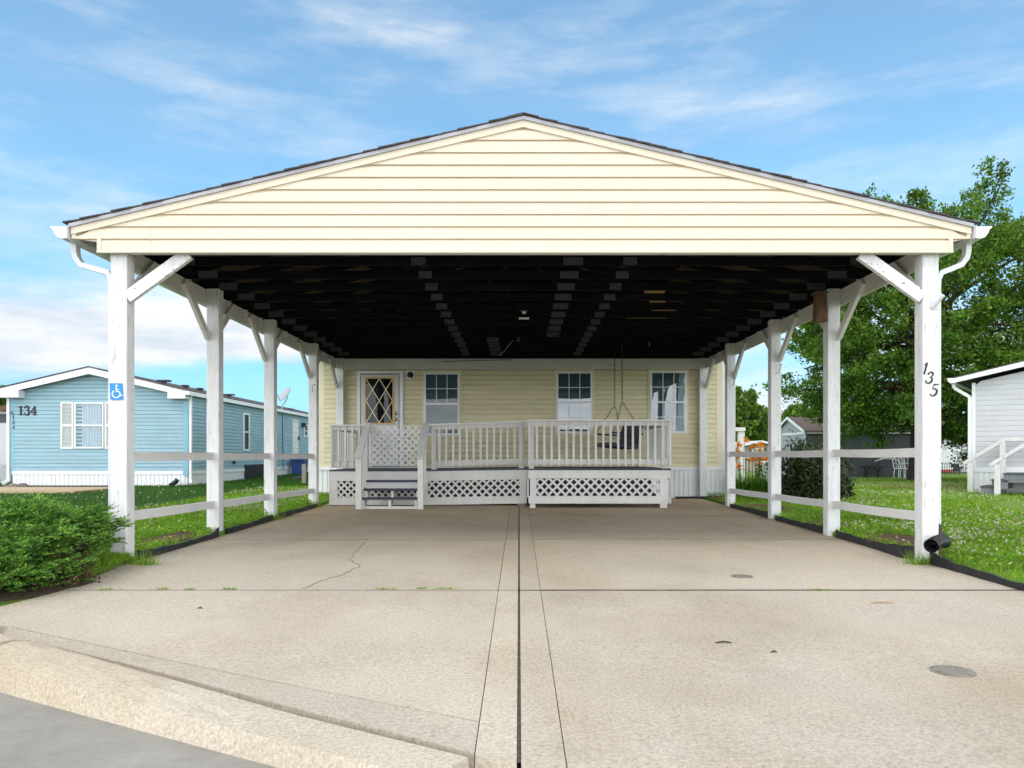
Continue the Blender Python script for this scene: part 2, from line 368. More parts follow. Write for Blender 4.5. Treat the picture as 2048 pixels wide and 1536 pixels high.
for P_ in (((DL, 5.9), (DR, 5.9), (DR, 16.0), (DL, 16.0)), ((-.3, 3.3), (-.1, 2.75), (DR, 2.75), (DR, 5.9), (-3.35, 5.9), (-3.45, 5.25), (-4.2, 5.03), (-3.05, 4.66), (-1.34, 3.7))):
    jb.add([(x, y, dz(y) - .022) for x, y in P_], [tuple(range(len(P_)))])
tag(jb.build('driveway_joint', M['joint']), kind='structure')
def seal(x0, x1, y0, y1, dzz=.0012):
    c = MB(); xs2 = np.linspace(x0, x1, 60) if x1 - x0 > y1 - y0 else np.array([x0, x1]); ys2 = np.linspace(y0, y1, 60) if y1 - y0 >= x1 - x0 else np.array([y0, y1]); a_, b_ = [], []
    for i in range(max(len(xs2), len(ys2))):
        j, k = random.uniform(-.0025, .0025), random.uniform(-.0025, .0025)
        if len(xs2) > 2: a_.append((xs2[i], y0 + j, dz(y0) + dzz)); b_.append((xs2[i], y1 + k, dz(y1) + dzz))
        else: a_.append((x0 + j, ys2[i], dz(ys2[i]) + dzz)); b_.append((x1 + k, ys2[i], dz(ys2[i]) + dzz))
    n = len(a_); c.add(a_ + b_, [(i, i + 1, n + i + 1, n + i) for i in range(n - 1)]); c.build('joint_seal', M['joint'])['kind'] = 'structure'
seal(.01, DR, 5.762, 5.794); seal(.17, DR, 5.816, 5.824); seal(-3.4, -.01, 5.777, 5.789)
for y in (8.9, 12.0): seal(DL, -.01, y - .006, y + .006); seal(.01, DR, y - .006, y + .006)
seal(-.0085, .0085, 2.65, 5.76, -.006); seal(-.0085, .0085, 5.83, 13.9, -.006)
# wandering crack
def crack(pts, w):
    c = MB(); q = []
    for (x0, y0), (x1, y1) in zip(pts[:-1], pts[1:]):
        for k in range(6): q.append((lerp(x0, x1, k / 6) + random.uniform(-.018, .018), lerp(y0, y1, k / 6) + random.uniform(-.018, .018)))
    q.append(pts[-1])
    c.ribbon(q, [w * random.uniform(.5, 1.3) for _ in q], lambda a, bb: Vector((a, bb, dz(bb) + .001)), (0, 0, .002))
    o = c.build('driveway_crack', simple('crack_line', (.22, .19, .16), .9, .3, 20)); o['kind'] = 'structure'
def gp(px, py): Y = 235 / (py - 892) * 7.1; return (X_(px, Y), Y)
crack([gp(606, 1178), gp(650, 1160), gp(690, 1148), gp(722, 1132), gp(700, 1120)], .007)
crack([gp(700, 1120), gp(712, 1100), gp(735, 1078)], .004)
# round caps set flush in the slab
for px, py, r_, lab in ((1484, 1153, .09, 'round dark grey cap set flush in the drive before the right posts'), (1905, 1343, .10, 'round dark grey cap in the drive at the bottom right')):
    x, y = gp(px, py); c = MB(); c.prism([(x + r_ * math.cos(a * .2618), y + r_ * math.sin(a * .2618)) for a in range(24)], lambda a, bb: Vector((a, bb, dz(bb) - .001)), (0, 0, .005))
    c.prism([(x + r_ * .8 * math.cos(a * .2618), y + r_ * .8 * math.sin(a * .2618)) for a in range(24)], lambda a, bb: Vector((a, bb, dz(bb) + .004)), (0, 0, .003))
    tag(c.build('cleanout_cap', simple('cap_grey', (.24, .21, .18), .7, .35, 30), loc=(x, y, dz(y))), lab, 'cap', 'caps set in the drive')
# road and rolled kerb
b = MB(); b.add([(x, y, -.135) for x, y in ((-60, -40), (60, -40), (60, 2.95), (-.2, 2.95), (-8, 7.2), (-60, 12))], [tuple(range(6))])
tag(b.build('road', M['road']), kind='structure')
kp = [(-7.5, 6.95), (-5.4, 5.78), (-4.3, 5.16), (-3.45, 4.69), (-2.62, 4.21), (-2.58, 4.18), (-1.88, 3.76), (-1.35, 3.42), (-.85, 3.10), (-.16, 2.70)]
kh = [.06, .06, .06, .055, .05, .05, .032, .016, .006, .002]
kw = [.42, .42, .42, .42, .40, .40, .38, .34, .3, .28]
for nm, rng in (('kerb', range(0, 5)), ('kerb', range(5, 10))):
    b = MB(); pr = []
    pts_ = []
    rl = list(rng)
    for i0, i1 in zip(rl[:-1], rl[1:]):
        for k in range(5): pts_.append(tuple(lerp(A[i0], A[i1], k / 5) for A in ([q[0] for q in kp], [q[1] for q in kp], kh, kw)))
    pts_.append((*kp[rl[-1]], kh[rl[-1]], kw[rl[-1]]))
    m = 9; vs = []
    for i, (x, y, h, w) in enumerate(pts_):
        d = Vector((1.08, -.62, 0)).normalized(); nrm = Vector((-.62, -1.08, 0)).normalized()
        base = dz(y)
        for k in range(m):
            t = k / (m - 1)
            hh = [0, .55, .9, 1, .97, .85, .6, .25, -1.0][k]
            jit = random.uniform(-.0035, .0035)
            q = Vector((x, y, 0)) + nrm * (w * t) ; vs.append((q.x, q.y, base + (hh * h if hh > 0 else -.12) + jit * (h > .01) + .003))
    np_ = len(pts_); fs = [(i * m + k, i * m + k + 1, (i + 1) * m + k + 1, (i + 1) * m + k) for i in range(np_ - 1) for k in range(m - 1)]
    fs += [tuple(range(m)), tuple((np_ - 1) * m + k for k in range(m))[::-1]]
    b.add(vs, fs); tag(b.build(nm, M['kerb'], smooth=False), kind='structure')

# ------------------------------------------------------------------ carport
PY = [7.1, 9.28, 11.37, 13.77, 15.85]; PXL, PXR, HP = -3.695, 3.80, .075
cp = thing('carport', 'white open-sided wooden carport with cream gable over the drive', 'carport', (.05, 7.1, 0))
for side, px in ((-1, PXL), (1, PXR)):
    for i, y in enumerate(PY):
        b = MB(); top = 2.86 if i == 0 else 3.01
        b.cbox(px - HP, px + HP, y, y + .15, dz(y) - .05, top)
        post = b.build('post', M['white'], cp)
        bx = px + side * .055   # braces lie just inside the beam
        for dirn in (-1, 1):
            if (dirn == -1 and i == 0) or (dirn == 1 and i == 4): continue
            y0 = y if dirn == -1 else y + .15
            c = MB(); c.beam((bx, y0 + dirn * .66, 2.95), (bx, y0, 2.42), .042, .092)
            c.build('brace', M['rail'], post)
        if i == 0:
            c = MB(); c.beam((px - side * HP * .96, y + .03, 2.46), (px - side * (HP + .56), y + .03, 2.865), .055, .11, (0, 0, 1))
            c.build('brace', M['whitepeel'], post)
        if (side, i) in ((1, 2), (1, 3), (-1, 3)):
            c = MB(); hx = px + .0; zz = Z_({(1, 2): 738, (1, 3): 764, (-1, 3): 776}[(side, i)], y)
            c.tube([(hx + .05, y - .002, zz + .06), (hx + .05, y - .09, zz + .06), (hx + .03, y - .11, zz + .02), (hx + .01, y - .06, zz - .06), (hx + .0, y - .002, zz - .07)], .006, 6)
            c.build('hook', M['greywood'], post)
    bo = px + side * HP
    bb = MB()
    for i in range(4):
        y0, y1 = PY[i] + (.0 if i else .0), PY[i + 1]
        bb.box(min(bo, bo + side * .04), max(bo, bo + side * .04), y0 + .07 + (.004 if i else 0), y1 + .07 , 2.81, 3.0)
    bb.build('side_beam', M['rail'], cp)
    for i in range(3):
        y0, y1 = PY[i] + .15, PY[i + 1]; up = .0 if side < 0 else .035
        mid = (y0 + y1) / 2
        for zc0, zc1, nm in (((.99 + up), (.992 + up), 'rail'), ((.425 - .008 * (y0 - 7.1)), (.425 - .008 * (y1 - 7.1)), 'rail')):
            c = MB(); sag = random.uniform(-.012, -.004)
            for k in range(4):
                t0, t1 = k / 4, (k + 1) / 4
                c.beam((px, lerp(y0, y1, t0), lerp(zc0, zc1, t0) + sag * 4 * t0 * (1 - t0)), (px, lerp(y0, y1, t1), lerp(zc0, zc1, t1) + sag * 4 * t1 * (1 - t1)), .04, .088)
            c.build(nm, M['rail'], cp)
# front header and rear header
MB().box(PXL - HP, PXR + HP, 7.06, 7.16, 2.862, 3.05).build('header_beam', M['rail'], cp)
MB().box(PXL + HP, PXR - HP, 15.87, 15.97, 2.79, 3.0).build('header_beam', M['rail'], cp)
# gable wall
AX, AZ, EL, ER, EZ = .04, 4.085, -4.09, 4.13, 3.105
def roof_z(x): return AZ - (AX - x) * (AZ - EZ) / (AX - EL) if x < AX else AZ - (x - AX) * (AZ - EZ) / (ER - AX)
GY = 7.04; TR = .095
def gl(z):
    zz = z + TR
    return max(-4.05 if z >= 2.974 else -3.83, AX - (AZ - zz) * (AX - EL) / (AZ - EZ) + .0)
def gr(z):
    zz = z + TR
    return min(4.09 if z >= 2.974 else 3.94, AX + (AZ - zz) * (ER - AX) / (AZ - EZ))
b = MB(); to3 = lambda u, o, z: Vector((u, GY - o, z))
b.siding(2.862, AZ - TR, .1128, gl, gr, to3, .024, .28)
# backing so that no light leaks between the boards
bz = GY + .004
b.prism([(-3.85, 2.862), (3.96, 2.862), (3.96, 2.975), (4.1, 2.975), (4.1, 3.06), (AX, AZ - .05), (-4.06, 3.06), (-4.06, 2.975), (-3.85, 2.975)], lambda x, z: Vector((x, bz, z)), (0, .012, 0))
gab = b.build('gable_siding', M['cream'], cp)
# board joints of the siding
for px, py0, py1 in ((302, 457, 505), (1187, 360, 412), (1261, 410, 460), (1103, 460, 508)):
    c = MB(); x = X_(px, 7.03); c.box(x - .0015, x + .0015, GY - .027, GY - .018, Z_(py1, 7.03), Z_(py0, 7.03)); c.build('siding_seam', M['yellowtrim'], gab)
# trims: bottom strip, box ends, rakes
c = MB(); c.box(-3.85, 3.96, GY - .030, GY + .003, 2.846, 2.864)
for xo, xi in ((-4.075, -3.845), (4.115, 3.955)):
    s_ = 1 if xo > 0 else -1
    c.box(min(xo, xo - s_ * .035), max(xo, xo - s_ * .035), GY - .032, GY + .02, 2.972, roof_z(xo) - .075)
    c.box(min(xi, xo - s_ * .035), max(xi, xo - s_ * .035), GY - .030, GY + .02, 2.972, 2.992)
    c.box(min(xi, xi - s_ * .035), max(xi, xi - s_ * .035), GY - .0315, GY + .02, 2.847, 2.9915)
c.build('gable_trim', M['cream'], cp)
for xe in (EL, ER):
    def rk(lo, hi, y0, y1, xs_, xe_):
        q = MB(); q.prism([(xs_, roof_z(xs_) - lo), (xe_, roof_z(xe_) - lo), (xe_, roof_z(xe_) - hi), (xs_, roof_z(xs_) - hi)], lambda x, z: Vector((x, y0, z)), (0, y1 - y0, 0)); return q
    rk(.036, .098, GY - .040, GY + .01, AX, xe * .997).build('rake_trim', M['cream'], cp)
    rk(.004, .0358, GY - .060, GY - .02, AX, xe).build('rake_board', M['metalg'], cp)
# roof slabs and shingle courses
for s_, xe in ((-1, EL), (1, ER)):
    rf = MB(); rf.prism([(AX, AZ - .045), (xe, EZ - .045), (xe, EZ - .003), (AX, AZ - .003)], lambda x, z: Vector((x, GY - .02, z)), (0, 9.2, 0))
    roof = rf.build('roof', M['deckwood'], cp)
    sh = MB(); n = 29; L = abs(xe - AX)
    for k in range(n):
        x0 = AX + s_ * L * k / n; x1 = AX + s_ * (L * (k + 1) / n + .03 + (.02 if k == n - 1 else 0))
        j = random.uniform(-.012, .012)
        sh.prism([(x0, roof_z(x0) - .002), (x1, roof_z(min(max(x1, EL), ER)) - .002 + (.004)), (x1, roof_z(min(max(x1, EL), ER)) + .016), (x0, roof_z(x0) + .008)], lambda x, z: Vector((x, GY - .075 - j, z)), (0, 9.28, 0))
    if s_ > 0: sh.prism([(AX - .14, roof_z(AX - .14) + .008), (AX, AZ + .008), (AX + .14, roof_z(AX + .14) + .008), (AX + .14, roof_z(AX + .14) + .018), (AX, AZ + .018), (AX - .14, roof_z(AX - .14) + .018)], lambda x, z: Vector((x, GY - .08, z)), (0, 9.28, 0))
    sh.build('shingles', M['shingle'], roof)
    # eave fascia, gutter and downpipe
    xf = xe + s_ * .002
    MB().box(min(xf, xf - s_ * .03), max(xf, xf - s_ * .03), GY + .025, 16.1, 2.98, EZ - .05).build('fascia', M['metalw'], cp)
    prof = [(0, 3.07), (0, 2.965), (.045, 2.96), (.085, 2.972), (.115, 3.01), (.125, 3.04), (.15, 3.062), (.15, 3.072), (.143, 3.072), (.143, 3.066), (.118, 3.045), (.108, 3.013), (.08, 2.98), (.045, 2.97), (.008, 2.972), (.008, 3.07)]
    g = MB(); g.prism([(xf + s_ * u, z) for u, z in prof], lambda x, z: Vector((x, 6.97, z)), (0, 9.2, 0))
    g.prism([(xf + s_ * u, z) for u, z in prof[:9]], lambda x, z: Vector((x, 6.962, z)), (0, .006, 0))
    gut = g.build('gutter', M['metalw'], cp)
    xd = (PXL - HP if s_ < 0 else PXR + HP) + s_ * .024
    yd = 7.19
    xg = xf + s_ * .05
    path = [(xg, yd, 2.97), (xg, yd, 2.90), (xg - s_ * .012, yd, 2.84), (xg - s_ * .06, yd, 2.775), (lerp(xg, xd, .55), yd, 2.735), (xd + s_ * .035, yd, 2.70), (xd + s_ * .005, yd, 2.64), (xd, yd, 2.56), (xd, yd, .34 if s_ > 0 else .25)]
    d = MB(); vs = []
    for i, p_ in enumerate(path):
        a_, b_ = path[max(i - 1, 0)], path[min(i + 1, len(path) - 1)]; dx, dzz = b_[0] - a_[0], b_[2] - a_[2]; l_ = math.hypot(dx, dzz); nx, nz = -dzz / l_ * .024, dx / l_ * .024
        vs += [(p_[0] + nx, yd - .038, p_[2] + nz), (p_[0] - nx, yd - .038, p_[2] - nz), (p_[0] - nx, yd + .038, p_[2] - nz), (p_[0] + nx, yd + .038, p_[2] + nz)]
    d.add(vs, [(4 * i + k, 4 * i + (k + 1) % 4, 4 * i + 4 + (k + 1) % 4, 4 * i + 4 + k) for i in range(len(path) - 1) for k in range(4)] + [(0, 1, 2, 3), tuple(4 * (len(path) - 1) + k for k in (3, 2, 1, 0))])
    for z in (1.95, .75): d.box(xd - .026, xd + .026, yd - .04, yd + .04, z, z + .012)
    d.build('downspout', M['metalw'], cp)
# boards closing the rear end of the roof space
MB().prism([(-4.0, 3.01), (4.04, 3.01), (4.04, 3.05), (AX, AZ - .06), (-4.0, 3.05)], lambda x, z: Vector((x, 16.0, z)), (0, .02, 0)).build('rear_gable_boards', M['shaded_wood'], cp)
# trusses
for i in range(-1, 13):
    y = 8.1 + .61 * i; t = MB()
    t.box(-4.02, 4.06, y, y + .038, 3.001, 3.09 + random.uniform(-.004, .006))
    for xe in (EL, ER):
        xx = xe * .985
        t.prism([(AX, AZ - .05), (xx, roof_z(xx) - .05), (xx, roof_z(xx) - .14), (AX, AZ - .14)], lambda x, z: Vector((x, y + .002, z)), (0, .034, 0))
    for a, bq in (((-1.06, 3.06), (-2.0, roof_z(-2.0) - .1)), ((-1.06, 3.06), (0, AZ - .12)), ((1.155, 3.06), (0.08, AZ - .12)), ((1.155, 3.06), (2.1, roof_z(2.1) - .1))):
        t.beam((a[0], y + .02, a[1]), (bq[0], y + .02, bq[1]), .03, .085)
    tr = t.build('truss', M['shaded_wood'], cp)
    for xx, w in ((-1.06, .15), (1.17, .145), (.57 if i < 9 else -.46, .21)):
        MB().box(xx - w / 2, xx + w / 2, y - .004, y + .001, 3.003, 3.085).build('gang_plate', M['plate'], tr)
    for xx in (-3.52, 3.6): MB().box(xx - .11, xx + .11, y - .004, y + .001, 3.006, 3.088).build('gang_plate', M['plate'], tr)
    for xx in (PXL - HP + .012, PXR + HP - .012): MB().box(xx - .012, xx + .012, y + .04, y + .08, 2.93, 3.05).build('tie_strap', M['rail'], tr)

# loose pieces up in the trusses
def flat_board(x0, x1, y0, y1, label, ang=0):
    c = MB(); c.prism([(x0, y0), (x1, y0), (x1 + ang, y1), (x0 + ang, y1)], lambda x, y: Vector((x, y, 3.097)), (0, 0, .012))
    o = c.build('plywood_scrap', M['tan'], loc=(x0, y0, 3.097)); tag(o, label, 'board', 'plywood scraps laid in the trusses')
def brd(px, py, w, lab, ln, ang):
    Y = 2.105 * F / (HY - py); flat_board(X_(px, Y), X_(px, Y) + w, Y - ln / 2, Y + ln / 2, lab, ang)
brd(1286, 586, .26, 'short tan plywood scrap laid on the dark truss chords, nearest the gable', .5, .03)
brd(1290, 604, .22, 'pale tan plywood scrap lying skewed across the truss chords, second from the gable', .55, .12)
brd(1298, 622, .34, 'narrow tan board lying across the truss chords, middle of the scraps', .5, .08)
brd(1248, 640, .62, 'longest tan board across the truss chords, farthest of the scraps', .45, .05)
# centre lamp, second lamp, cord
def lamp(px, py, Y, label):
    p = W(px, py, Y); t = thing('ceiling_lamp', label, 'lamp', p, 'lamps hung under the trusses')
    c = MB(); c.box(p.x - .065, p.x + .065, p.y - .05, p.y + .05, p.z - .01, p.z + .075); c.build('housing', M['tealbox'], t)
    c = MB(); c.box(p.x - .028, p.x + .028, p.y - .056, p.y - .051, p.z + .02, p.z + .06); c.build('cover_plate', M['signwhite'], t)
    c = MB(); c.box(p.x - .075, p.x + .075, p.y - .05, p.y + .05, p.z - .040, p.z - .026); c.tube([(p.x, p.y, p.z - .024), (p.x, p.y, p.z - .01)], .03, 8); c.build('shade', M['signwhite'], t)
    c = MB(); c.tube([(p.x, p.y, p.z + .075), (p.x, p.y, 3.02)], .008, 6); c.build('cord', M['cord'], t)
lamp(1048, 632, 11.2, 'small teal lamp with white lower rim under the middle of the carport roof')
lamp(1299, 680, 14.2, 'small dark lamp with pale rim under the rear right trusses')
pts = [W(x, y, 13.6) for x, y in ((1058, 680), (1100, 681), (1140, 681), (1167, 679), (1220, 680.5), (1268, 678), (1297, 674))]
c = MB(); c.tube(pts, .006, 5); tag(c.build('overhead_cable', M['cord'], loc=pts[0]), 'thin pale cable slung under the rear trusses', 'cable')
pts = [W(x, y, 13.5) for x, y in ((1026, 680), (1020, 688), (1010, 700), (1000, 711))]
c = MB(); c.tube(pts, .006, 5); tag(c.build('pull_rod', M['cord'], loc=pts[0]), 'thin slanting rod under the rear middle trusses', 'rod')
p = W(1037, 672, 13.3); c = MB(); c.box(p.x - .03, p.x + .03, p.y, p.y + .05, p.z - .09, p.z + .12); c.box(p.x + .03, p.x + .16, p.y, p.y + .05, p.z + .12, p.z + .22)
tag(c.build('door_opener', M['plate'], loc=p), 'dark grey bracket hanging under the middle trusses', 'bracket')
c = MB(); c.tube([W(885, 723, 15.8), W(1022, 719.5, 15.8), W(1022, 722, 15.78), W(1019, 724, 15.78)], .006, 5)
tag(c.build('hook_rod', M['chain'], loc=W(885, 723, 15.8)), 'thin dark rod along the rear white header beam', 'rod')
# weathered wood box hung at the second right post
p = W(1643, 614, 9.1); t = thing('hanging_box', 'weathered brown wooden box hanging beside the second right post', 'box', p)
c = MB(); c.prism([(p.x - .062, p.z - .17), (p.x + .075, p.z - .165), (p.x + .06, p.z + .16), (p.x - .05, p.z + .16)], lambda x, z: Vector((x, p.y, z)), (0, .12, 0)); c.build('body', M['oldwood'], t)
c = MB(); c.box(p.x - .07, p.x + .07, p.y - .02, p.y + .14, p.z + .161, p.z + .185); c.build('lid', M['oldwood'], t)
c = MB(); c.tube([(p.x, p.y + .06, p.z + .18), (p.x, p.y + .06, 3.02)], .006, 6); c.build('hanger', M['chain'], t)
# flag pole bracket on the front right post
p = W(1868, 606, 7.095); t = thing('flag_bracket', 'white metal flagpole bracket screwed to the front right post', 'bracket', p)
c = MB(); c.box(p.x - .028, p.x + .028, p.y - .004, p.y + .004, p.z - .06, p.z + .05); c.build('base_plate', M['metalw'], t)
c = MB(); c.tube([(p.x - .02, p.y - .003, p.z - .04), (p.x + .035, p.y - .09, p.z + .055)], .021, 10); c.build('socket', M['metalw'], t)

# ------------------------------------------------------------------ numerals
def arc(cx, cy, rx, ry, a0, a1, n=12): return [(cx + rx * math.cos(math.radians(lerp(a0, a1, i / n))), cy + ry * math.sin(math.radians(lerp(a0, a1, i / n)))) for i in range(n + 1)]
def wv(n, thin, thick): return [lerp(thin, thick, math.sin(math.pi * i / (n - 1))) for i in range(n)]
def digit(ch, bold):   # strokes in a box about .62 wide and 1 tall
    k = .2 if bold else .13; th = .08 if bold else .04
    if ch == '1':
        r = [([(.32, 0), (.32, 1)], k), ([(.32, .97), (.12, .80)], [k * .8, th])]
        if bold: r.append(([(.08, .04), (.56, .04)], .09))
        return r
    if ch == '3':
        a = arc(.29, .745, .22, .22, 160, -85); c = arc(.29, .28, .27, .27, 95, -160)
        r = [(a, wv(len(a), th, k)), (c, wv(len(c), th, k * 1.1))]
        r += [(arc(.11, .80, .025, .025, 0, 360, 8), .06 + k * .3), (arc(.07, .19, .025, .025, 0, 360, 8), .06 + k * .3)]
        return r
    if ch == '4':
        r = [([(.44, 0), (.44, 1)], k), ([(.42, .97), (.03, .30)], th * 1.2), ([(.0, .28), (.66, .28)], .1 if bold else th * 1.5)]
        if bold: r.append(([(.24, .04), (.64, .04)], .09))
        return r
    if ch == '5':
        a = arc(.27, .31, .28, .31, 125, -155)
        return [([(.12, .97), (.55, .99)], [k * .9, k * .5]), ([(.13, .95), (.10, .55)], th), (a, wv(len(a), th, k * 1.1)), (arc(.05, .15, .02, .02, 0, 360, 8), .07)]
def put_digit(ch, bold, x, y, z, h, slant, mat, parent, th=.012):
    m = MB()
    for i, (pts, w) in enumerate(digit(ch, bold)):
        w2 = [q * h for q in w] if isinstance(w, list) else w * h
        m.ribbon([((a - .31) * h + slant * (bb - .5) * h, (bb - .5) * h) for a, bb in pts], w2, lambda a, bb: Vector((x + a, y - th - .0007 * i, z + bb)), (0, th, 0))
    return m.build('digit', mat, parent)
t = thing('house_number', 'slanting black house number 135 on the front right carport post', 'house number', W(1860, 758, 7.1))
for ch, px, py in (('1', 1851, 737), ('3', 1859.5, 755), ('5', 1869, 780)):
    q = W(px, py, 7.097); put_digit(ch, False, q.x, 7.098, q.z, .108, .28, M['blackpaint'], t, .006)
# access sign
q = W(233, 783, 7.09); t = thing('access_sign', 'blue sign with white wheelchair symbol on the front left post', 'sign', q)
def sgn(a, bb): return Vector((q.x + a + bb * -.06, 7.088 + a * .06, q.z + bb + a * .0))
MB().prism([(-.058, -.076), (.058, -.076), (.058, .076), (-.058, .076)], sgn, (0, .003, 0)).build('panel', M['signblue'], t)
f3 = lambda a, bb: sgn(a, bb) + Vector((0, -.0022, 0)); c = MB()
c.prism([(.005 + .0095 * math.cos(i * .5236), .053 + .0095 * math.sin(i * .5236)) for i in range(12)], f3, (0, .0015, 0))
c.ribbon([(.0, .036), (.002, .0), (.026, -.002), (.040, -.040), (.050, -.036)], .0095, f3, (0, .0015, 0))
c.ribbon([(.002, .020), (.026, .018)], .008, f3, (0, .0013, 0))
c.ribbon(arc(-.004, -.024, .033, .033, 118, 345, 18), .0095, lambda a, bb: f3(a, bb) + Vector((0, -.0003, 0)), (0, .0015, 0))
c.build('wheelchair_symbol', M['signwhite'], t)

# ------------------------------------------------------------------ drain pipe, stake, edging
p0, p1 = W(1862, 1092, 6.78), W(1895, 1079, 7.05); t = thing('drain_pipe', 'black corrugated drain pipe lying at the front right post foot', 'pipe', (p0.x, p0.y, gz(4, 7)))
d = (p1 - p0); c = MB(); pts = []; rs = []
n = 16
for k in range(n + 1):
    u = k / n; pts.append(p0 + d * u + Vector((0, .06 * u * u, .05 * u - .075 * u * u))); rs.append(.047 if k % 2 else .063)
c.tube(pts, rs, 14, False); e = [pts[0] + Vector((0, 0, 0)), pts[n // 2], pts[-1]]; c.tube([pts[0], pts[8], pts[-1]], .043, 14, False)
c.build('hose', M['black'], t)
c = MB(); c.tube([pts[-1], pts[-1] + Vector((-.03, .03, .04)), (PXR + HP + .028, 7.19, .27), (PXR + HP + .024, 7.19, .36)], [.060, .058, .052, .044], 12); c.build('elbow', M['black'], t)
q = W(1880.5, 1110, 6.78); c = MB(); c.tube([(q.x, q.y, q.z - .02), (q.x + .002, q.y, Z_(1056, 6.78))], .006, 6)
tag(c.build('metal_stake', M['rust'], loc=q), 'thin rusty stake pushed upright beside the drain pipe', 'stake')
def edging(pts, label):
    c = MB(); vs = []; n = 0
    for (x0, y0, h0), (x1, y1, h1) in zip(pts[:-1], pts[1:]):
        m = max(3, int(abs(y1 - y0) / .12))
        for k in range(m):
            u = k / m; x, y, h = lerp(x0, x1, u), lerp(y0, y1, u), lerp(h0, h1, u); h += random.uniform(-.008, .008); x += random.uniform(-.005, .003)
            vs += [(x, y, dz(y) - .03), (x - .004, y, dz(y) + h), (x + .012, y, dz(y) + h), (x + .012, y, dz(y) - .03)]; n += 1
    c.add(vs, [(4 * i + k, 4 * i + (k + 1) % 4, 4 * i + 4 + (k + 1) % 4, 4 * i + 4 + k) for i in range(n - 1) for k in range(4)])
    tag(c.build('lawn_edging', M['edging'], loc=(pts[0][0], pts[0][1], dz(pts[0][1]))), label, 'edging', 'black plastic lawn edging')
edging([(-3.598, 7.26, .10), (-3.598, 7.6, .07), (-3.598, 8.3, .05), (-3.598, 9.05, .06), (-3.598, 9.27, .13)], 'sagging black lawn edging strip between the first two left posts')
edging([(-3.598, 9.44, .07), (-3.598, 10.3, .06), (-3.598, 11.36, .09)], 'black lawn edging between the second and third left posts')
edging([(-3.598, 11.53, .08), (-3.598, 12.6, .06), (-3.598, 13.77, .06)], 'black lawn edging between the third and fourth left posts')
edging([(DR, 4.4, .045), (DR, 5.6, .05), (DR, 6.4, .06), (3.765, 6.9, .09), (3.75, 7.09, .15)], 'curled black lawn edging in front of the front right post')
edging([(3.74, 7.26, .14), (3.70, 7.5, .12), (3.74, 8.2, .07), (3.76, 9.27, .09)], 'black lawn edging between the first two right posts beside bark mulch')
edging([(3.75, 9.44, .10), (3.76, 10.4, .07), (3.74, 11.36, .07)], 'black lawn edging between the second and third right posts')
edging([(3.75, 11.53, .09), (3.78, 12.6, .07), (3.74, 13.76, .06)], 'black lawn edging between the third and fourth right posts')
c = MB(); c.tube([(3.2, 15.75, dz(15.7) + .03), (4.3, 15.70, dz(15.7) + .04), (4.9, 15.6, gz(5, 15.6) + .03)], .022, 8)
tag(c.build('drain_hose', M['black'], loc=(3.2, 15.75, .1)), 'black hose on the ground along the cream house skirting', 'hose')

# ------------------------------------------------------------------ cream house
HW = 16.05; HXL, HXR = X_(638, HW), X_(1444, HW)
hs = thing('mobile_home', 'cream-yellow mobile home with white skirting behind the carport', 'house', ((HXL + HXR) / 2, HW, .1))
b = MB(); f3 = lambda u, o, z: Vector((u, HW - o, z))
zb = Z_(934, HW)
b.siding(zb, 3.25, .1015, lambda z: HXL + .12, lambda z: HXR - .12, f3, .017, .34)
b.box(HXL + .02, HXR - .02, HW + .006, 26, zb, 3.25)
wall = b.build('wall', M['yellow'], hs)
for x0, x1 in ((HXL, HXL + .12), (HXR - .12, HXR)): MB().box(x0, x1, HW - .02, HW + .1, zb, 3.25).build('corner_trim', M['yellowtrim'], hs)
c = MB(); c.prism([(HXL - .25, 3.2), (HXR + .25, 3.2), (.02, 3.85)], lambda x, z: Vector((x, HW - .04, z)), (0, 10.2, 0)); c.build('roof', M['shingle'], hs)
c = MB(); c.box(HXL - .03, HXR + .03, HW - .045, HW + .02, Z_(940, HW), zb)
c.build('skirting_ledge', M['vinyl'], hs)
c = MB(); x = HXL; zs = Z_(940, HW); g0 = .06
c.box(HXL, HXR, HW - .0, HW + .05, g0, zs)
while x < HXR - .03:
    c.box(x + .006, min(x + .074, HXR), HW - .018, HW + .0, g0, zs - .001); x += .095
c.build('skirting', M['vinyl'], hs)
for px in (634.5, 1448):
    x = X_(px, HW); MB().box(x - .035, x + .035, HW + .03, HW + .09, .2, 3.1).build('downspout', M['metalw'], hs)
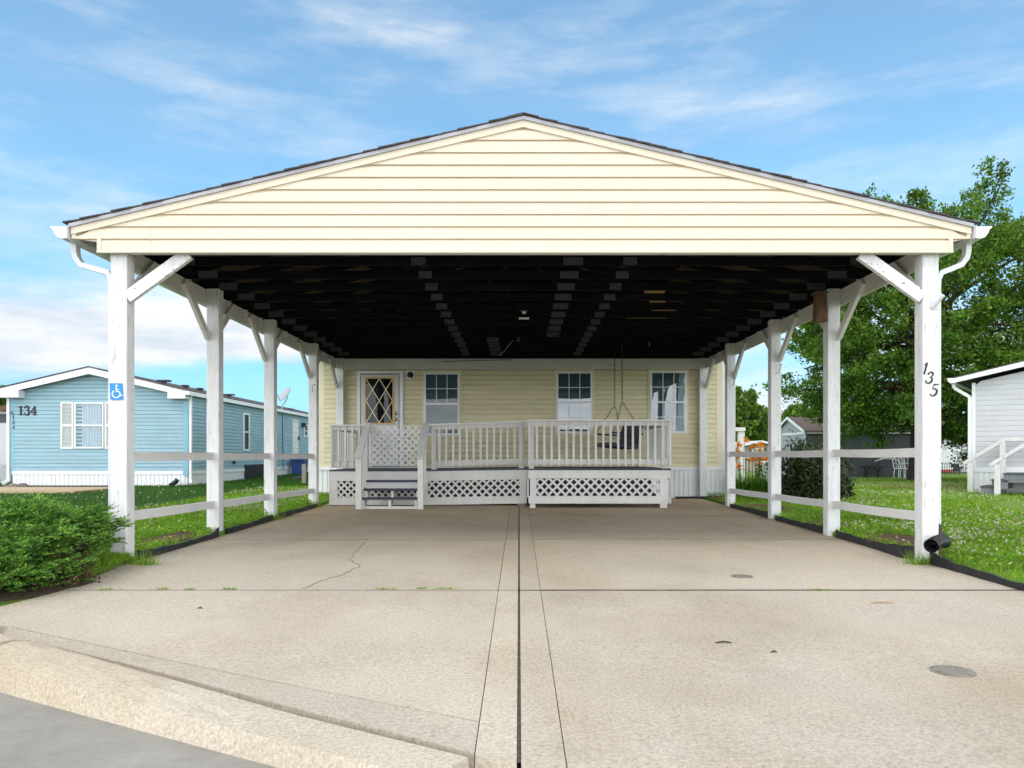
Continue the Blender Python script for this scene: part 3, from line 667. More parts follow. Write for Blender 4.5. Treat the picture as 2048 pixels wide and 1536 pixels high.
def window(parent, x0, x1, z0, z1, Y, style, gl_, sgn_=-1):
    """front-facing window: frame proud of the wall, panes, blind behind the glass"""
    fw = .035; zm = (z0 + z1) / 2
    c = MB()
    for a in ((x0, x0 + fw, z0, z1), (x1 - fw, x1, z0, z1), (x0 + fw, x1 - fw, z0, z0 + fw), (x0 + fw, x1 - fw, z1 - fw, z1), (x0 + fw, x1 - fw, zm - .018, zm + .018)): c.box(a[0], a[1], Y - .06, Y + .01, a[2], a[3])
    w = c.build('window', M['vinyl'] if style != 'sidew' else M['vinyl'], parent)
    if style in ('a', 'b', 'c'):
        c = MB(); iw = x1 - x0 - 2 * fw; hlf = (zm + .018, z1 - fw); lo = (z0 + fw, zm - .018)
        for (za, zb_) in ([hlf] if style == 'a' else [hlf, lo]):
            for k in (1, 2): xx = x0 + fw + iw * k / 3; c.box(xx - .007, xx + .007, Y - .052, Y - .046, za, zb_)
            c.box(x0 + fw, x1 - fw, Y - .0525, Y - .0465, (za + zb_) / 2 - .007, (za + zb_) / 2 + .007)
        c.build('muntins', M['vinyl'], w)
        c = MB()
        for a in ((x0 - .045, x0, z0 - .05, z1 + .05), (x1, x1 + .045, z0 - .05, z1 + .05), (x0, x1, z0 - .05, z0), (x0, x1, z1, z1 + .05)): c.box(a[0], a[1], Y - .04, Y + .005, a[2], a[3])
        c.build('casing', M['yellowtrim'], w)
    MB().box(x0 + fw, x1 - fw, Y - .020, Y - .016, z0 + fw, z1 - fw).build('backing', M['room_teal'], w)
    c = MB(); c.add([(x0 + fw, Y - .045, z0 + fw), (x1 - fw, Y - .045, z0 + fw), (x1 - fw, Y - .045, z1 - fw), (x0 + fw, Y - .045, z1 - fw)], [(0, 1, 2, 3)]); c.build('pane', gl_, w)
    def blind(za, zb_, mt):
        c = MB(); z = za
        while z < zb_: c.beam((x0 + fw + .004, Y - .030, z), (x1 - fw - .004, Y - .030, z), .016, .0025, (0, -.5, 1)); z += .022
        c.build('blind', mt, w)
    if style == 'a': blind(zm, z1 - fw, M['blind']); blind(z0 + fw, zm, M['blindlight'])
    if style == 'b': blind(z0 + fw, z1 - fw, M['blind'])
    if style == 'c':
        blind(zm + .3, z1 - fw, M['blind'])
        for u0, u1 in ((.06, .30), (.72, .95)):
            c = MB(); q = []
            for k in range(13): q.append((lerp(x0 + (x1 - x0) * u0, x0 + (x1 - x0) * u1, k / 12), Y - .028 - .006 * (k % 2)))
            for (a0, b0), (a1, b1) in zip(q[:-1], q[1:]): c.add([(a0, b0, z0 + fw), (a1, b1, z0 + fw), (lerp(a1, x1, .3), b1, z1 - fw), (lerp(a0, x1, .3), b0, z1 - fw)], [(0, 1, 2, 3)])
            if u0 > .5: c.build('curtain', M['curtain'], w)
    if style == 'curt':
        c = MB(); q = [(lerp(x0 + fw + .15, x1 - fw - .03, k / 26), Y - .03 - .013 * math.sin(k * 1.7)) for k in range(27)]
        for (a0, b0), (a1, b1) in zip(q[:-1], q[1:]): c.add([(a0, b0, z0 + fw), (a1, b1, z0 + fw), (a1, b1, z1 - fw), (a0, b0, z1 - fw)], [(0, 1, 2, 3)])
        c.build('curtain', M['curtain'], w)
    return w
for (a, bb, t0, t1, st, g_) in ((849, 919, 746, 870, 'a', 'glassdim'), (1113, 1184, 744, 866, 'b', 'glass'), (1300, 1372, 743, 866, 'c', 'glass')):
    window(hs, X_(a, HW), X_(bb, HW), Z_(t1, HW), Z_(t0, HW), HW, st, M[g_])
# door
x0, x1, z0, z1 = X_(720, HW), X_(801, HW), .775, Z_(747, HW)
dr = MB().box(x0 + .03, x1 - .03, HW - .05, HW + .01, z0, z1 - .03).build('door', M['door'], hs)
c = MB()
for a in ((x0 - .05, x0 + .012, z0, z1 + .05), (x1 - .012, x1 + .06, z0, z1 + .05), (x0 + .012, x1 - .012, z1 - .005, z1 + .05)): c.box(a[0], a[1], HW - .055, HW + .005, a[2], a[3])
c.build('door_frame', M['vinyl'], hs)
c = MB()
for a in ((x0 + .012, x0 + .03, z0, z1 - .005), (x1 - .03, x1 - .012, z0, z1 - .005), (x0 + .03, x1 - .03, z1 - .028, z1 - .005)): c.box(a[0], a[1], HW - .058, HW + .004, a[2], a[3])
c.build('weather_strip', M['weather'], dr)
gx0, gx1, gzb, gzt = X_(733, HW), X_(786, HW), Z_(846, HW), Z_(758, HW); fw = .03
c = MB()
for a in ((gx0 - fw, gx0, gzb - fw, gzt + fw), (gx1, gx1 + fw, gzb - fw, gzt + fw), (gx0, gx1, gzb - fw, gzb), (gx0, gx1, gzt, gzt + fw)): c.box(a[0], a[1], HW - .068, HW - .045, a[2], a[3])
c.build('glass_frame', M['gold'], dr)
MB().box(gx0, gx1, HW - .054, HW - .051, gzb, gzt).build('dark_backing', M['room'], dr)
c = MB(); c.add([(gx0, HW - .057, gzb), (gx1, HW - .057, gzb), (gx1, HW - .057, gzt), (gx0, HW - .057, gzt)], [(0, 1, 2, 3)]); c.build('glass', M['glassdoor'], dr)
c = MB()
for i, (a, bb) in enumerate((((0, 0), (1, 1)), ((1, 0), (0, 1)), ((.5, 0), (0, .5)), ((0, .5), (.5, 1)), ((.5, 0), (1, .5)), ((1, .5), (.5, 1)))):
    c.ribbon([(lerp(gx0, gx1, a[0]), lerp(gzb, gzt, a[1])), (lerp(gx0, gx1, bb[0]), lerp(gzb, gzt, bb[1]))], .018, lambda x, z: Vector((x, HW - .066 - .0004 * i, z)), (0, .006, 0))
c.build('diamond_muntins', M['muntin'], dr)
for py in (827, 839):
    q = W(791, py, HW - .05); c = MB(); c.tube([q, q + Vector((0, -.012, 0)), q + Vector((0, -.02, 0)), q + Vector((0, -.05, 0)), q + Vector((0, -.06, 0))], [.036, .036, .018, .030, .012], 12); c.build('knob' if py > 830 else 'deadbolt', M['brass'], dr)
# porch lamp and doorbell
q = W(821, 750, HW); c = MB(); c.box(q.x - .085, q.x + .085, HW - .03, HW, q.z - .085, q.z + .085)
pl = c.build('porch_light', M['vinyl'], hs)
c = MB(); n = 8
c.tube([(q.x, HW - .031 - .1 * k / n, q.z - .02 * k / n) for k in range(n + 1)], [.068 * math.sqrt(max(.02, 1 - (k / n) ** 2)) for k in range(n + 1)], 14); c.build('globe', M['black'], pl, True)
q2 = W(820, 757, HW - .12); c = MB(); c.tube([q2, q2 + Vector((0, .03, 0))], [.02, .03], 10); c.build('bulb', M['vinyl'], pl)
q = W(807, 815, HW); MB().box(q.x - .015, q.x + .015, HW - .03, HW - .01, q.z - .03, q.z + .03).build('doorbell', M['yellowtrim'], hs)

# ------------------------------------------------------------------ porch deck
def clip(poly, x0, x1, z0, z1):
    for ax, lim, s in ((0, x0, 1), (0, x1, -1), (1, z0, 1), (1, z1, -1)):
        out = []
        for i in range(len(poly)):
            a, bq = poly[i], poly[(i + 1) % len(poly)]; da, db = s * (a[ax] - lim), s * (bq[ax] - lim)
            if da >= 0: out.append(a)
            if da * db < 0: t = da / (da - db); out.append((a[0] + (bq[0] - a[0]) * t, a[1] + (bq[1] - a[1]) * t))
        poly = out
        if len(poly) < 3: return None
    return poly
def lattice(c, x0, x1, z0, z1, Y, pitch=.098, w=.034, skew=0, to3=None):
    for lay, sg in ((0, 1), (1, -1)):
        k = -60
        for k in range(-80, 81):
            u = k * pitch * 1.414 + (.03 if lay else 0); cx = (x0 + x1) / 2 + u
            hw = w / 2 * 1.414; H = 3
            P = [(cx - hw - H * sg, (z0 + z1) / 2 - H), (cx + hw - H * sg, (z0 + z1) / 2 - H), (cx + hw + H * sg, (z0 + z1) / 2 + H), (cx - hw + H * sg, (z0 + z1) / 2 + H)]
            P = clip(P, x0, x1, z0, z1)
            if P: c.prism(P, lambda x, z: Vector((x, Y - .008 * lay, z + skew * (x - x0))), (0, .0075, 0))
dk = thing('porch', 'white porch deck with railings, lattice skirt and three steps', 'porch', (-.5, 13.9, dz(14)))
YR, YL = 13.46, 14.0
xR0, xR1, zR = X_(1058, YR), X_(1338, YR), .772
xL0, xL1, zL = X_(662, YL), X_(1056, YL), .742
xs0, xs1 = X_(736, YL), X_(852, YL)      # stair opening
sk = (zR - zL) / (xL1 - X_(849, YL))
def zdeck(x): return zL + max(0, x - X_(849, YL)) * sk
# floors
MB().box(xR0 - .03, xR1 + .03, YR - .03, HW - .06, zR - .028, zR).build('decking', M['navy'], dk)
c = MB()
xk = X_(849, YL)
c.box(xL0 - .03, xk, YL - .03, HW - .06, zL - .028, zL)
c.prism([(xk, zL - .028), (xR0 - .031, zdeck(xR0) - .030), (xR0 - .031, zdeck(xR0) - .002), (xk, zL)], lambda x, z: Vector((x, YL - .03, z)), (0, HW - .06 - YL + .03, 0)); c.build('decking', M['navy'], dk)
# fascias, bottom boards, skirting posts, lattice
def px_box(c, a, bb, t, d, Y, th=.038, y_off=0): c.box(X_(a, Y), X_(bb, Y), Y + y_off, Y + th + y_off, Z_(d, Y), Z_(t, Y))
c = MB(); px_box(c, 1057, 1340, 939.5, 957, YR, .04, -.02); c.build('fascia', M['porch'], dk)
c = MB(); px_box(c, 1057, 1337, 992, 1007, YR, .04, -.015); c.build('bottom_board', M['porch'], dk)
for a, bb, d in ((1060, 1071, 1016), (1321, 1335, 1016)):
    c = MB(); px_box(c, a, bb, 957.5, d, YR, .09, .03); c.build('skirt_post', M['porch'], dk)
for a, bb in ((1320, 1336), (1060, 1073)):
    c = MB(); px_box(c, a, bb, 957.2, 991.8, YR, .03, -.004); c.build('skirt_trim', M['porch'], dk)
c = MB(); lattice(c, X_(1073, YR), X_(1320, YR), Z_(991.6, YR), Z_(957.6, YR), YR + .01, .104, .036); c.build('lattice_panel', M['porch'], dk)
# side skirt of the right platform
c = MB(); x = xR1 + .012; c.box(x, x + .03, YR + .03, HW - .07, zR - .20, zR - .03); c.box(x, x + .03, YR + .03, HW - .07, .155, .29); c.build('side_fascia', M['porch'], dk)
# left platform and ramp
def skewbox(c, xa, xb, zlo, zhi, y0, y1):
    c.prism([(xa, zlo + zdeck(xa) - zL), (xb, zlo + zdeck(xb) - zL), (xb, zhi + zdeck(xb) - zL), (xa, zhi + zdeck(xa) - zL)], lambda x, z: Vector((x, y0, z)), (0, y1 - y0, 0))
zf0, zf1 = Z_(962, YL), zL - .029
zb0, zb1 = Z_(1010, YL), Z_(995, YL)
c = MB(); skewbox(c, xL0 - .02, xk, zf0, zf1, YL - .02, YL + .02); skewbox(c, xk, xR0 - .035, zf0, zf1, YL - .02, YL + .02); c.build('fascia', M['porch'], dk)
c = MB(); skewbox(c, xL0 - .02, xk, zb0, zb1, YL - .016, YL + .02); skewbox(c, xk, xR0 - .035, zb0, zb1, YL - .016, YL + .02); c.build('bottom_board', M['porch'], dk)
c = MB(); c.box(xL0 - .015, xL0 + .12, YL - .006, YL + .03, zb1 + .001, zf0 - .001); c.build('skirt_trim', M['porch'], dk); c = MB()
xa, xb = X_(1040, YL), xR0 - .04; c.prism([(xa, zb1 + zdeck(xa) - zL + .001), (xb, zb1 + zdeck(xb) - zL + .001), (xb, zf0 + zdeck(xb) - zL - .001), (xa, zf0 + zdeck(xa) - zL - .001)], lambda x, z: Vector((x, YL - .006, z)), (0, .036, 0)); c.build('skirt_trim', M['porch'], dk); c = MB()
c.box(X_(840, YL), X_(856, YL), YL - .005, YL + .03, zb1 + .001, zf0 - .001)
c.build('skirt_trim', M['porch'], dk)
c = MB(); lattice(c, xL0 + .12, X_(712, YL), zb1 + .002, zf0 - .002, YL + .01, .085); lattice(c, X_(712, YL), X_(840, YL), zb1 + .002, zf0 - .002, YL + .012, .085)
lattice(c, X_(856, YL), xa, zb1 + .002, zf0 - .002, YL + .011, .100, .035, sk); c.build('lattice_panel', M['porch'], dk)
x = xL0 - .04; c = MB(); c.box(x - .0, x + .03, YL + .022, HW - .07, zb0, zf1); c.build('side_fascia', M['porch'], dk)
# black sheet standing in for the shade under the deck
c = MB(); c.box(xL0 + .1, xR1 - .1, 14.6, 14.62, .1, .70); c.build('under_deck_shade', M['black'], dk)
c = MB(); q = gp(1043, 1010); c.box(q[0] - .07, q[0] + .07, 14.02, 14.14, dz(14) - .01, zb0 + .06); c.build('foot_block', M['greywood'], dk)
# railings: cap, upper and lower rails, balusters in front of them
def railing(c_x0, c_x1, Y, ztop0, ztop1, bal, zbot_off, cap_h=.03):
    c = MB()
    def bar(lo, hi, y0, y1, ext=0):
        c.prism([(c_x0 - ext, ztop0 - lo), (c_x1 + ext, ztop1 - lo), (c_x1 + ext, ztop1 - hi), (c_x0 - ext, ztop0 - hi)], lambda x, z: Vector((x, y0, z)), (0, y1 - y0, 0))
    bar(0, cap_h, Y - .055, Y + .075, .02); bar(cap_h + .001, .105, Y + .005, Y + .043); bar(zbot_off - .11, zbot_off - .02, Y + .005, Y + .043)
    c.build('railing', M['porch'], dk)
    for x in bal:
        t = (x - c_x0) / (c_x1 - c_x0); zt = lerp(ztop0, ztop1, t) - cap_h - .003
        j = random.uniform(-.006, .006); m = MB()
        m.prism([(x - .018, zt - .0), (x + .018, zt - .0), (x + .018 + j, zt - (zbot_off - cap_h) - random.uniform(-.004, .012)), (x - .018 + j, zt - (zbot_off - cap_h) + .004)], lambda a, z: Vector((a, Y - .033, z)), (0, .036, 0))
        m.build('baluster', M['porch'], dk)
zrt = Z_(839, YR)
railing(xR0 - .02, xR1 + .02, YR + .04, zrt, zrt, [xR0 + .008 + .1295 * k for k in range(20) if xR0 + .008 + .1295 * k < xR1 + .02], zrt - Z_(931, YR))
zl0, zl1 = Z_(848, YL), Z_(842, YL)
xlr = X_(862, YL)
railing(xlr, xR0 - .04, YL + .04, zl0, zl1, [xlr + .03 + .124 * k for k in range(14) if xlr + .03 + .124 * k < xR0 - .06], zl0 - Z_(935, YL))
zll = Z_(849, YL)
railing(xL0 - .02, xs0 - .02, YL + .04, zll, zll, [xL0 + .005 + .127 * k for k in range(5)], zll - Z_(936, YL))
# side railings running back to the house
def side_railing(x, y0, y1, zt, zlow, nb):
    c = MB(); c.box(x - .06, x + .06, y0, y1, zt - .03, zt - .001); c.box(x - .02, x + .02, y0, y1, zt - .105, zt - .031); c.box(x - .02, x + .02, y0, y1, zlow + .02, zlow + .11); c.build('railing', M['porch'], dk)
    for k in range(nb):
        y = lerp(y0 + .12, y1 - .1, k / (nb - 1)); MB().box(x + (.021 if x > 0 else -.057), x + (.057 if x > 0 else -.021), y - .018, y + .018, zlow, zt - .032).build('baluster', M['porch'], dk)
side_railing(xR1 - .02, YR + .12, HW - .08, zrt, Z_(931, YR), 13)
side_railing(xL0 + .02, YL + .12, HW - .08, zll, Z_(936, YL), 12)
c = MB(); c.box(xR0 + .0, xR0 + .09, YR + .085, YR + .175, zR, zrt - .031); c.build('rail_post', M['porch'], dk)
c = MB(); c.box(xR1 - .09, xR1 - .045, YR + .085, YR + .175, zR, zrt - .031); c.build('rail_post', M['porch'], dk)
c = MB(); c.box(xlr + .0, xlr + .09, YL + .085, YL + .175, zL, zl0 - .031); c.build('rail_post', M['porch'], dk)
c = MB(); c.box(X_(1044, YL) - .06, X_(1044, YL) + .03, YL + .085, YL + .175, zL, zl1 - .035); c.build('rail_post', M['porch'], dk)
# lattice gate at the head of the steps
c = MB(); lattice(c, xs0 + .02, xs1 - .02, Z_(932, YL), Z_(852, YL), YL + .10, .09, .035); c.build('gate_lattice', M['white'], dk)
c = MB(); c.box(xs0 + .0, xs0 + .04, YL + .085, YL + .095, Z_(934, YL), Z_(851, YL)); c.build('gate_stile', M['porch'], dk)
# steps
Y0 = 13.24; sx0, sx1 = X_(723, 13.3), X_(838, 13.3)
st = MB()
st.box(sx0 - .02, sx1 + .0, Y0 + .03, Y0 + .06, dz(Y0) - .01, Z_(1013, Y0)); 
stairs = st.build('stairs', M['porch'], dk)
tr_ = [(Z_(996, Y0), Y0 + .02, sx0, sx1), (Z_(978, Y0 + .27), Y0 + .29, X_(729, Y0 + .27), X_(838, Y0 + .27)), (Z_(960.5, Y0 + .52), Y0 + .54, X_(734, Y0 + .52), X_(838, Y0 + .52))]
for z, y, a, bb in tr_: MB().box(a - .02, bb, y - .02, y + .25, z - .034, z).build('tread', M['navy'], stairs)
for px in (727, 780, 832):
    c = MB(); x = X_(px, Y0 + .05)
    for z, y, a, bb in tr_:
        c.box(x - .022, x + .022, y + .0, y + .23, (z - .17 if z > .3 else dz(y) - .01), z - .035)
    c.build('stringer', M['porch'], stairs)
MB().box(X_(731, 13.79), X_(838, 13.79), Y0 + .55, Y0 + .575, tr_[1][0] + .002, tr_[2][0] - .036).build('riser', M['porch'], stairs)
# newel posts and sloping hand rails
for pa, pb in ((712.5, 724), (836, 847)):
    x0, x1 = X_(pa, Y0), X_(pb, Y0); nz = Z_(917, Y0)
    MB().box(x0, x1, Y0 - .06, Y0 + .03, dz(Y0) - .01, nz).build('newel_post', M['porch'], stairs)
    xm = (x0 + x1) / 2
    c = MB(); c.beam((xm, Y0 - .12, nz + .01), (xm + .0, YL + .06, 1.585), .125, .034); c.build('handrail', M['porch'], stairs)
    xi = xm
    for k in range(4):
        u = (k + .6) / 4.3; y = lerp(Y0 + .05, YL, u); zt = lerp(nz, 1.56, u) - .03; MB().box(xi - .018, xi + .018, y - .018, y + .018, max(dz(y), lerp(.3, .72, u) - .1), zt - .01).build('baluster', M['porch'], stairs)
# corner board where the platforms meet
c = MB(); c.box(xR0 - .028, xR0 - .004, YR + .03, YL - .03, .26, zR - .03); c.build('side_fascia', M['porch'], dk)

# ------------------------------------------------------------------ porch swing
sw = thing('porch_swing', 'dark navy metal porch swing hanging on chains above the deck', 'swing', (1.85, 14.6, 1.15))
ang = math.radians(12); fx = Vector((-math.cos(ang), -math.sin(ang), 0)); sy = Vector((math.sin(ang), -math.cos(ang), 0))   # forward and toward the viewer
O = Vector((1.84, 14.62, 1.17))
def sp(f, s, z): return O + fx * f + sy * s + Vector((0, 0, z))
c = MB()
for k in range(6): f = -.2 + .08 * k; c.beam(sp(f, -.5, .0 + .012 * k), sp(f, .5, .0 + .012 * k), .062, .022)
c.beam(sp(.24, -.52, .04), sp(.24, .52, .04), .03, .07); c.beam(sp(-.24, -.52, -.02), sp(-.24, .52, -.02), .03, .06)
for s_ in (-.5, .5): c.beam(sp(-.24, s_, -.02), sp(.24, s_, .03), .03, .05)
c.build('seat', M['swing'], sw)
c = MB()
for k in range(7): z = .05 + .065 * k; c.beam(sp(-.24 - .10 * k / 6 * 1.2, -.5, z), sp(-.24 - .10 * k / 6 * 1.2, .5, z), .02, .062)
for s_ in (-.5, 0, .5): c.beam(sp(-.23, s_, -.03), sp(-.355, s_, .50), .03, .03)
c.build('backrest', M['swing'], sw)
for s_ in (-.52, .52):
    c = MB(); c.beam(sp(.25, s_, .25), sp(-.34, s_, .22), .05, .03); c.beam(sp(.23, s_, .0), sp(.23, s_, .24), .035, .035); c.beam(sp(-.12, s_, .0), sp(-.12, s_, .22), .03, .03); c.build('armrest', M['swing'], sw)
def chain(p0, p1, r=.012):
    c = MB(); p0, p1 = Vector(p0), Vector(p1); L = (p1 - p0).length; n = max(4, int(L / .045)); d = (p1 - p0).normalized(); a = d.cross(Vector((0, 1, .1))).normalized(); bq = d.cross(a)
    for k in range(n):
        q = p0 + (p1 - p0) * ((k + .5) / n); u = a if k % 2 else bq; h = d * (L / n * .62); w = u * r
        c.tube([q - h, q - h * .5 + w, q + h * .5 + w, q + h, q + h * .5 - w, q - h * .5 - w, q - h], .0045, 4, False)
    c.build('chain', M['chain'], sw)
for s_, knot_y in ((-.55, 811), (.55, 803)):
    top = Vector((1.885, O.y - s_, 3.05)); kn = Vector((1.885, O.y - s_, Z_(knot_y, O.y - s_)))
    chain(top, kn); chain(kn, sp(.24, s_, .24)); chain(kn, sp(-.33, s_, .24))

# ------------------------------------------------------------------ blue home
BY = 20.0; bxl, bxr = X_(22, BY), X_(375, BY); gb = .19
bh = thing('mobile_home', 'blue mobile home with white skirting and louvred shutters', 'house', (-10.9, BY, gb))
bAX, bAZ, bEZ = X_(190, BY), Z_(737, BY), 2.745
def brz(x): return bAZ - abs(x - bAX) * (bAZ - bEZ) / (bAX - bxl)
zs = Z_(942, BY)
b = MB(); BEND = 38.0
def bl(z): return max(bxl + .1, bAX - (bAZ - z - .12) * (bAX - bxl) / (bAZ - bEZ)) if z > 2.6 else bxl + .1
def br_(z): return min(bxr - .1, bAX + (bAZ - z - .12) * (bAX - bxl) / (bAZ - bEZ)) if z > 2.6 else bxr - .1
b.siding(zs, bAZ - .12, .0985, bl, br_, lambda u, o, z: Vector((u, BY - o, z)), .022, .35)
b.siding(zs, 2.66, .0985, lambda y: BY + .1, lambda y: BEND, lambda u, o, z: Vector((bxr + o, u, z)), .022, .35)
b.box(bxl + .02, bxr - .01, BY + .01, BEND, zs, 2.66)
b.build('wall', M['blue'], bh)
MB().box(bxl, bxl + .1, BY - .02, BY + .1, zs - .1, 2.62).build('corner_trim', M['bluetrim'], bh)
MB().box(bxr - .1, bxr + .02, BY - .02, BY + .1, zs - .12, 2.62).build('corner_trim', M['bluetrim'], bh)
c = MB(); c.box(bxl + .05, bxr - .101, BY - .03, BY, zs - .09, zs); c.box(bxr, bxr + .03, BY + .101, BEND, zs - .09, zs); c.build('skirting_ledge', M['vinyl'], bh)
c = MB(); z1 = zs - .09
c.box(bxl + .04, bxr - .01, BY + .012, BEND, .05, z1)
x = bxl + .05
while x < bxr - .1: c.box(x, x + .1, BY - .012, BY + .012, .05, z1); x += .112
y = BY + .1
while y < BEND: c.box(bxr - .01, bxr + .013, y, y + .1, .1, z1); y += .112
c.build('skirting', M['vinyl'], bh)
# roof with white rake boards
xo0, xo1 = X_(9, BY), X_(380, BY)
for xa in (xo0, xo1):
    zl_ = brz(xa)
    c = MB(); c.prism([(bAX, bAZ - .0), (xa, zl_), (xa, zl_ - .15), (bAX, bAZ - .17)], lambda x, z: Vector((x, BY - .30, z)), (0, .04, 0)); c.build('rake_board', M['vinyl'], bh)
    c = MB(); c.prism([(bAX, bAZ - .005), (xa, zl_ - .005), (xa, zl_ - .08), (bAX, bAZ - .1)], lambda x, z: Vector((x, BY - .26, z)), (0, BEND - BY + .26, 0))
    roof = c.build('roof', M['vinyl'], bh)
    c = MB(); c.prism([(bAX, bAZ + .03), (xa * 1.002, zl_ + .03), (xa * 1.002, zl_ + .002), (bAX, bAZ + .002)], lambda x, z: Vector((x, BY - .32, z)), (0, BEND - BY + .3, 0)); c.build('shingles', M['shingle'], roof)
    xin = xa + (.55 if xa < -11 else -.45)
    c = MB(); c.prism([(xa, zl_ - .145), (xin, brz(xin) - .15), (xin, zl_ - .21), (xa, zl_ - .21)], lambda x, z: Vector((x, BY - .297, z)), (0, .27, 0)); c.build('eave_return', M['vinyl'], bh)
c = MB(); c.box(xo1 + .001, xo1 + .1, BY - .28, BEND, brz(xo1) - .12, brz(xo1) - .02); c.build('gutter', M['vinyl'], bh)
MB().box(bxr + .02, bxr + .16, BY + .05, BEND, 2.60, 2.655).build('soffit', M['vinyl'], bh)
for x, yy in ((bxl - .05, BY - .02), (bxr + .06, BY + .04)):
    c = MB(); c.box(x - .035, x + .035, yy - .03, yy + .03, .34, 2.62); c.beam((x, yy, .36), (x - .08 if x < -11 else x + .05, yy - .12, .27), .07, .06); c.build('downspout', M['vinyl'], bh)
window(bh, X_(151, BY), X_(209, BY), Z_(897, BY), Z_(805, BY), BY, 'curt', M['glassdim'])
for a, bb in ((123, 149), (211, 237)):
    c = MB(); x0, x1, z0, z1 = X_(a, BY), X_(bb, BY), Z_(898, BY), Z_(804, BY)
    for q in ((x0, x0 + .05, z0, z1), (x1 - .05, x1, z0, z1), (x0 + .05, x1 - .05, z0, z0 + .05), (x0 + .05, x1 - .05, z1 - .05, z1), (x0 + .05, x1 - .05, (z0 + z1) / 2 - .03, (z0 + z1) / 2 + .03)): c.box(q[0], q[1], BY - .05, BY - .0, q[2], q[3])
    z = z0 + .06
    while z < z1 - .06: c.beam((x0 + .05, BY - .025, z), (x1 - .05, BY - .025, z), .04, .006, (0, -.8, 1)); z += .035
    c.build('shutter', M['shutter'], bh)
def side_panel(y0, y1, z0, z1, out, mat, name, parent=None): return MB().box(bxr + .0, bxr + out, y0, y1, z0, z1).build(name, mat, parent or bh)
# side window, door, second window, black crawl-space panel, porch lamp
for (pa, pb, t, d) in ((485, 497, 826, 902), (607, 614, 849, 874)):
    ya, yb = -bxr * F / (VX - pa), -bxr * F / (VX - pb); z0, z1 = Z_(d, (ya + yb) / 2), Z_(t, (ya + yb) / 2); c = MB(); f_ = .06; zm = (z0 + z1) / 2
    for q in ((ya, ya + f_, z0, z1), (yb - f_, yb, z0, z1), (ya + f_, yb - f_, z0, z0 + f_), (ya + f_, yb - f_, z1 - f_, z1), (ya + f_, yb - f_, zm - .02, zm + .02)): c.box(bxr + .0, bxr + .05, q[0], q[1], q[2], q[3])
    w = c.build('window', M['vinyl'], bh)
    MB().box(bxr + .016, bxr + .024, ya + f_, yb - f_, z0 + f_, z1 - f_).build('pane', M['room_teal'], w)
d_ = side_panel(29.15, 29.95, .95, Z_(838, 29.5), .04, M['door'], 'door'); side_panel(29.85, 29.9, 1.6, 1.75, .1, M['blackpaint'], 'handle', d_)
c = MB()
for k in range(6):
    for s_ in (0,): c.box(bxr + .041, bxr + .046, 29.25, 29.85, 1.1 + .2 * k, 1.26 + .2 * k)
c.build('raised_panel', M['vinyl'], d_)
side_panel(30.4, 30.65, Z_(854, 30.5), Z_(846, 30.5), .16, M['blackpaint'], 'porch_light')
c = MB(); y = 24.1
while y < 25.75: c.box(bxr + .03, bxr + .075, y, y + .04, .3, Z_(930, 25)); y += .085
c.box(bxr + .014, bxr + .03, 24.1, 25.8, .28, Z_(929, 25)); c.box(bxr + .03, bxr + .08, 24.05, 25.85, Z_(930.5, 25), Z_(928.5, 25)); c.build('crawl_vent', M['black'], bh)
c = MB(); c.box(bxr + .0, bxr + .08, 23.1, 23.2, Z_(928, 23), Z_(922, 23)); c.build('outlet_box', M['blackpaint'], bh)
for px, py, Y in ((328, 765, 20.6), (371, 775, 21.4), (400, 781, 22.2), (458, 793, 24.4), (578, 822, 30.5)):
    xv = X_(px, Y); zr = brz(xv) if xv < bxr else brz(bxr); q = Vector((xv, Y, zr)); big = px in (328, 458, 578); zt = Z_(py - 5, Y)
    c = MB(); c.tube([(xv, Y, min(zr, zt) - .3), (xv, Y, zt - .02)], .06, 10); c.box(xv - (.16 if big else .07), xv + (.16 if big else .07), Y - .1, Y + .1, zt - .045, zt + .0); c.build('roof_vent', M['shingle'], bh)
# numbers of the blue home
t = thing('house_number', 'large bold black house number 134 on the blue home wall', 'house number', W(55, 821, BY))
for ch, px in (('1', 42), ('3', 54), ('4', 67.5)): q = W(px, 821, BY - .02); put_digit(ch, True, q.x, BY - .014, q.z, .235, 0, M['blackpaint'], t, .02)
t = thing('house_number', 'small black number 134 running down the blue home corner trim', 'house number', W(26, 845, BY))
for ch, py in (('1', 835), ('3', 844.5), ('4', 854.5)): q = W(26.5, py, BY - .03); put_digit(ch, False, q.x, BY - .021, q.z, .095, .1, M['blackpaint'], t, .01)
c = MB(); q = W(26, 826, BY); c.ribbon(arc(q.x, q.z, .03, .035, 20, 330, 10), .016, lambda a, bb: Vector((a, BY - .032, bb)), (0, .01, 0)); c.ribbon([(q.x - .02, q.z - .03), (q.x + .05, q.z - .05)], .014, lambda a, bb: Vector((a, BY - .034, bb)), (0, .01, 0)); c.build('scroll_ornament', M['blackpaint'], t)
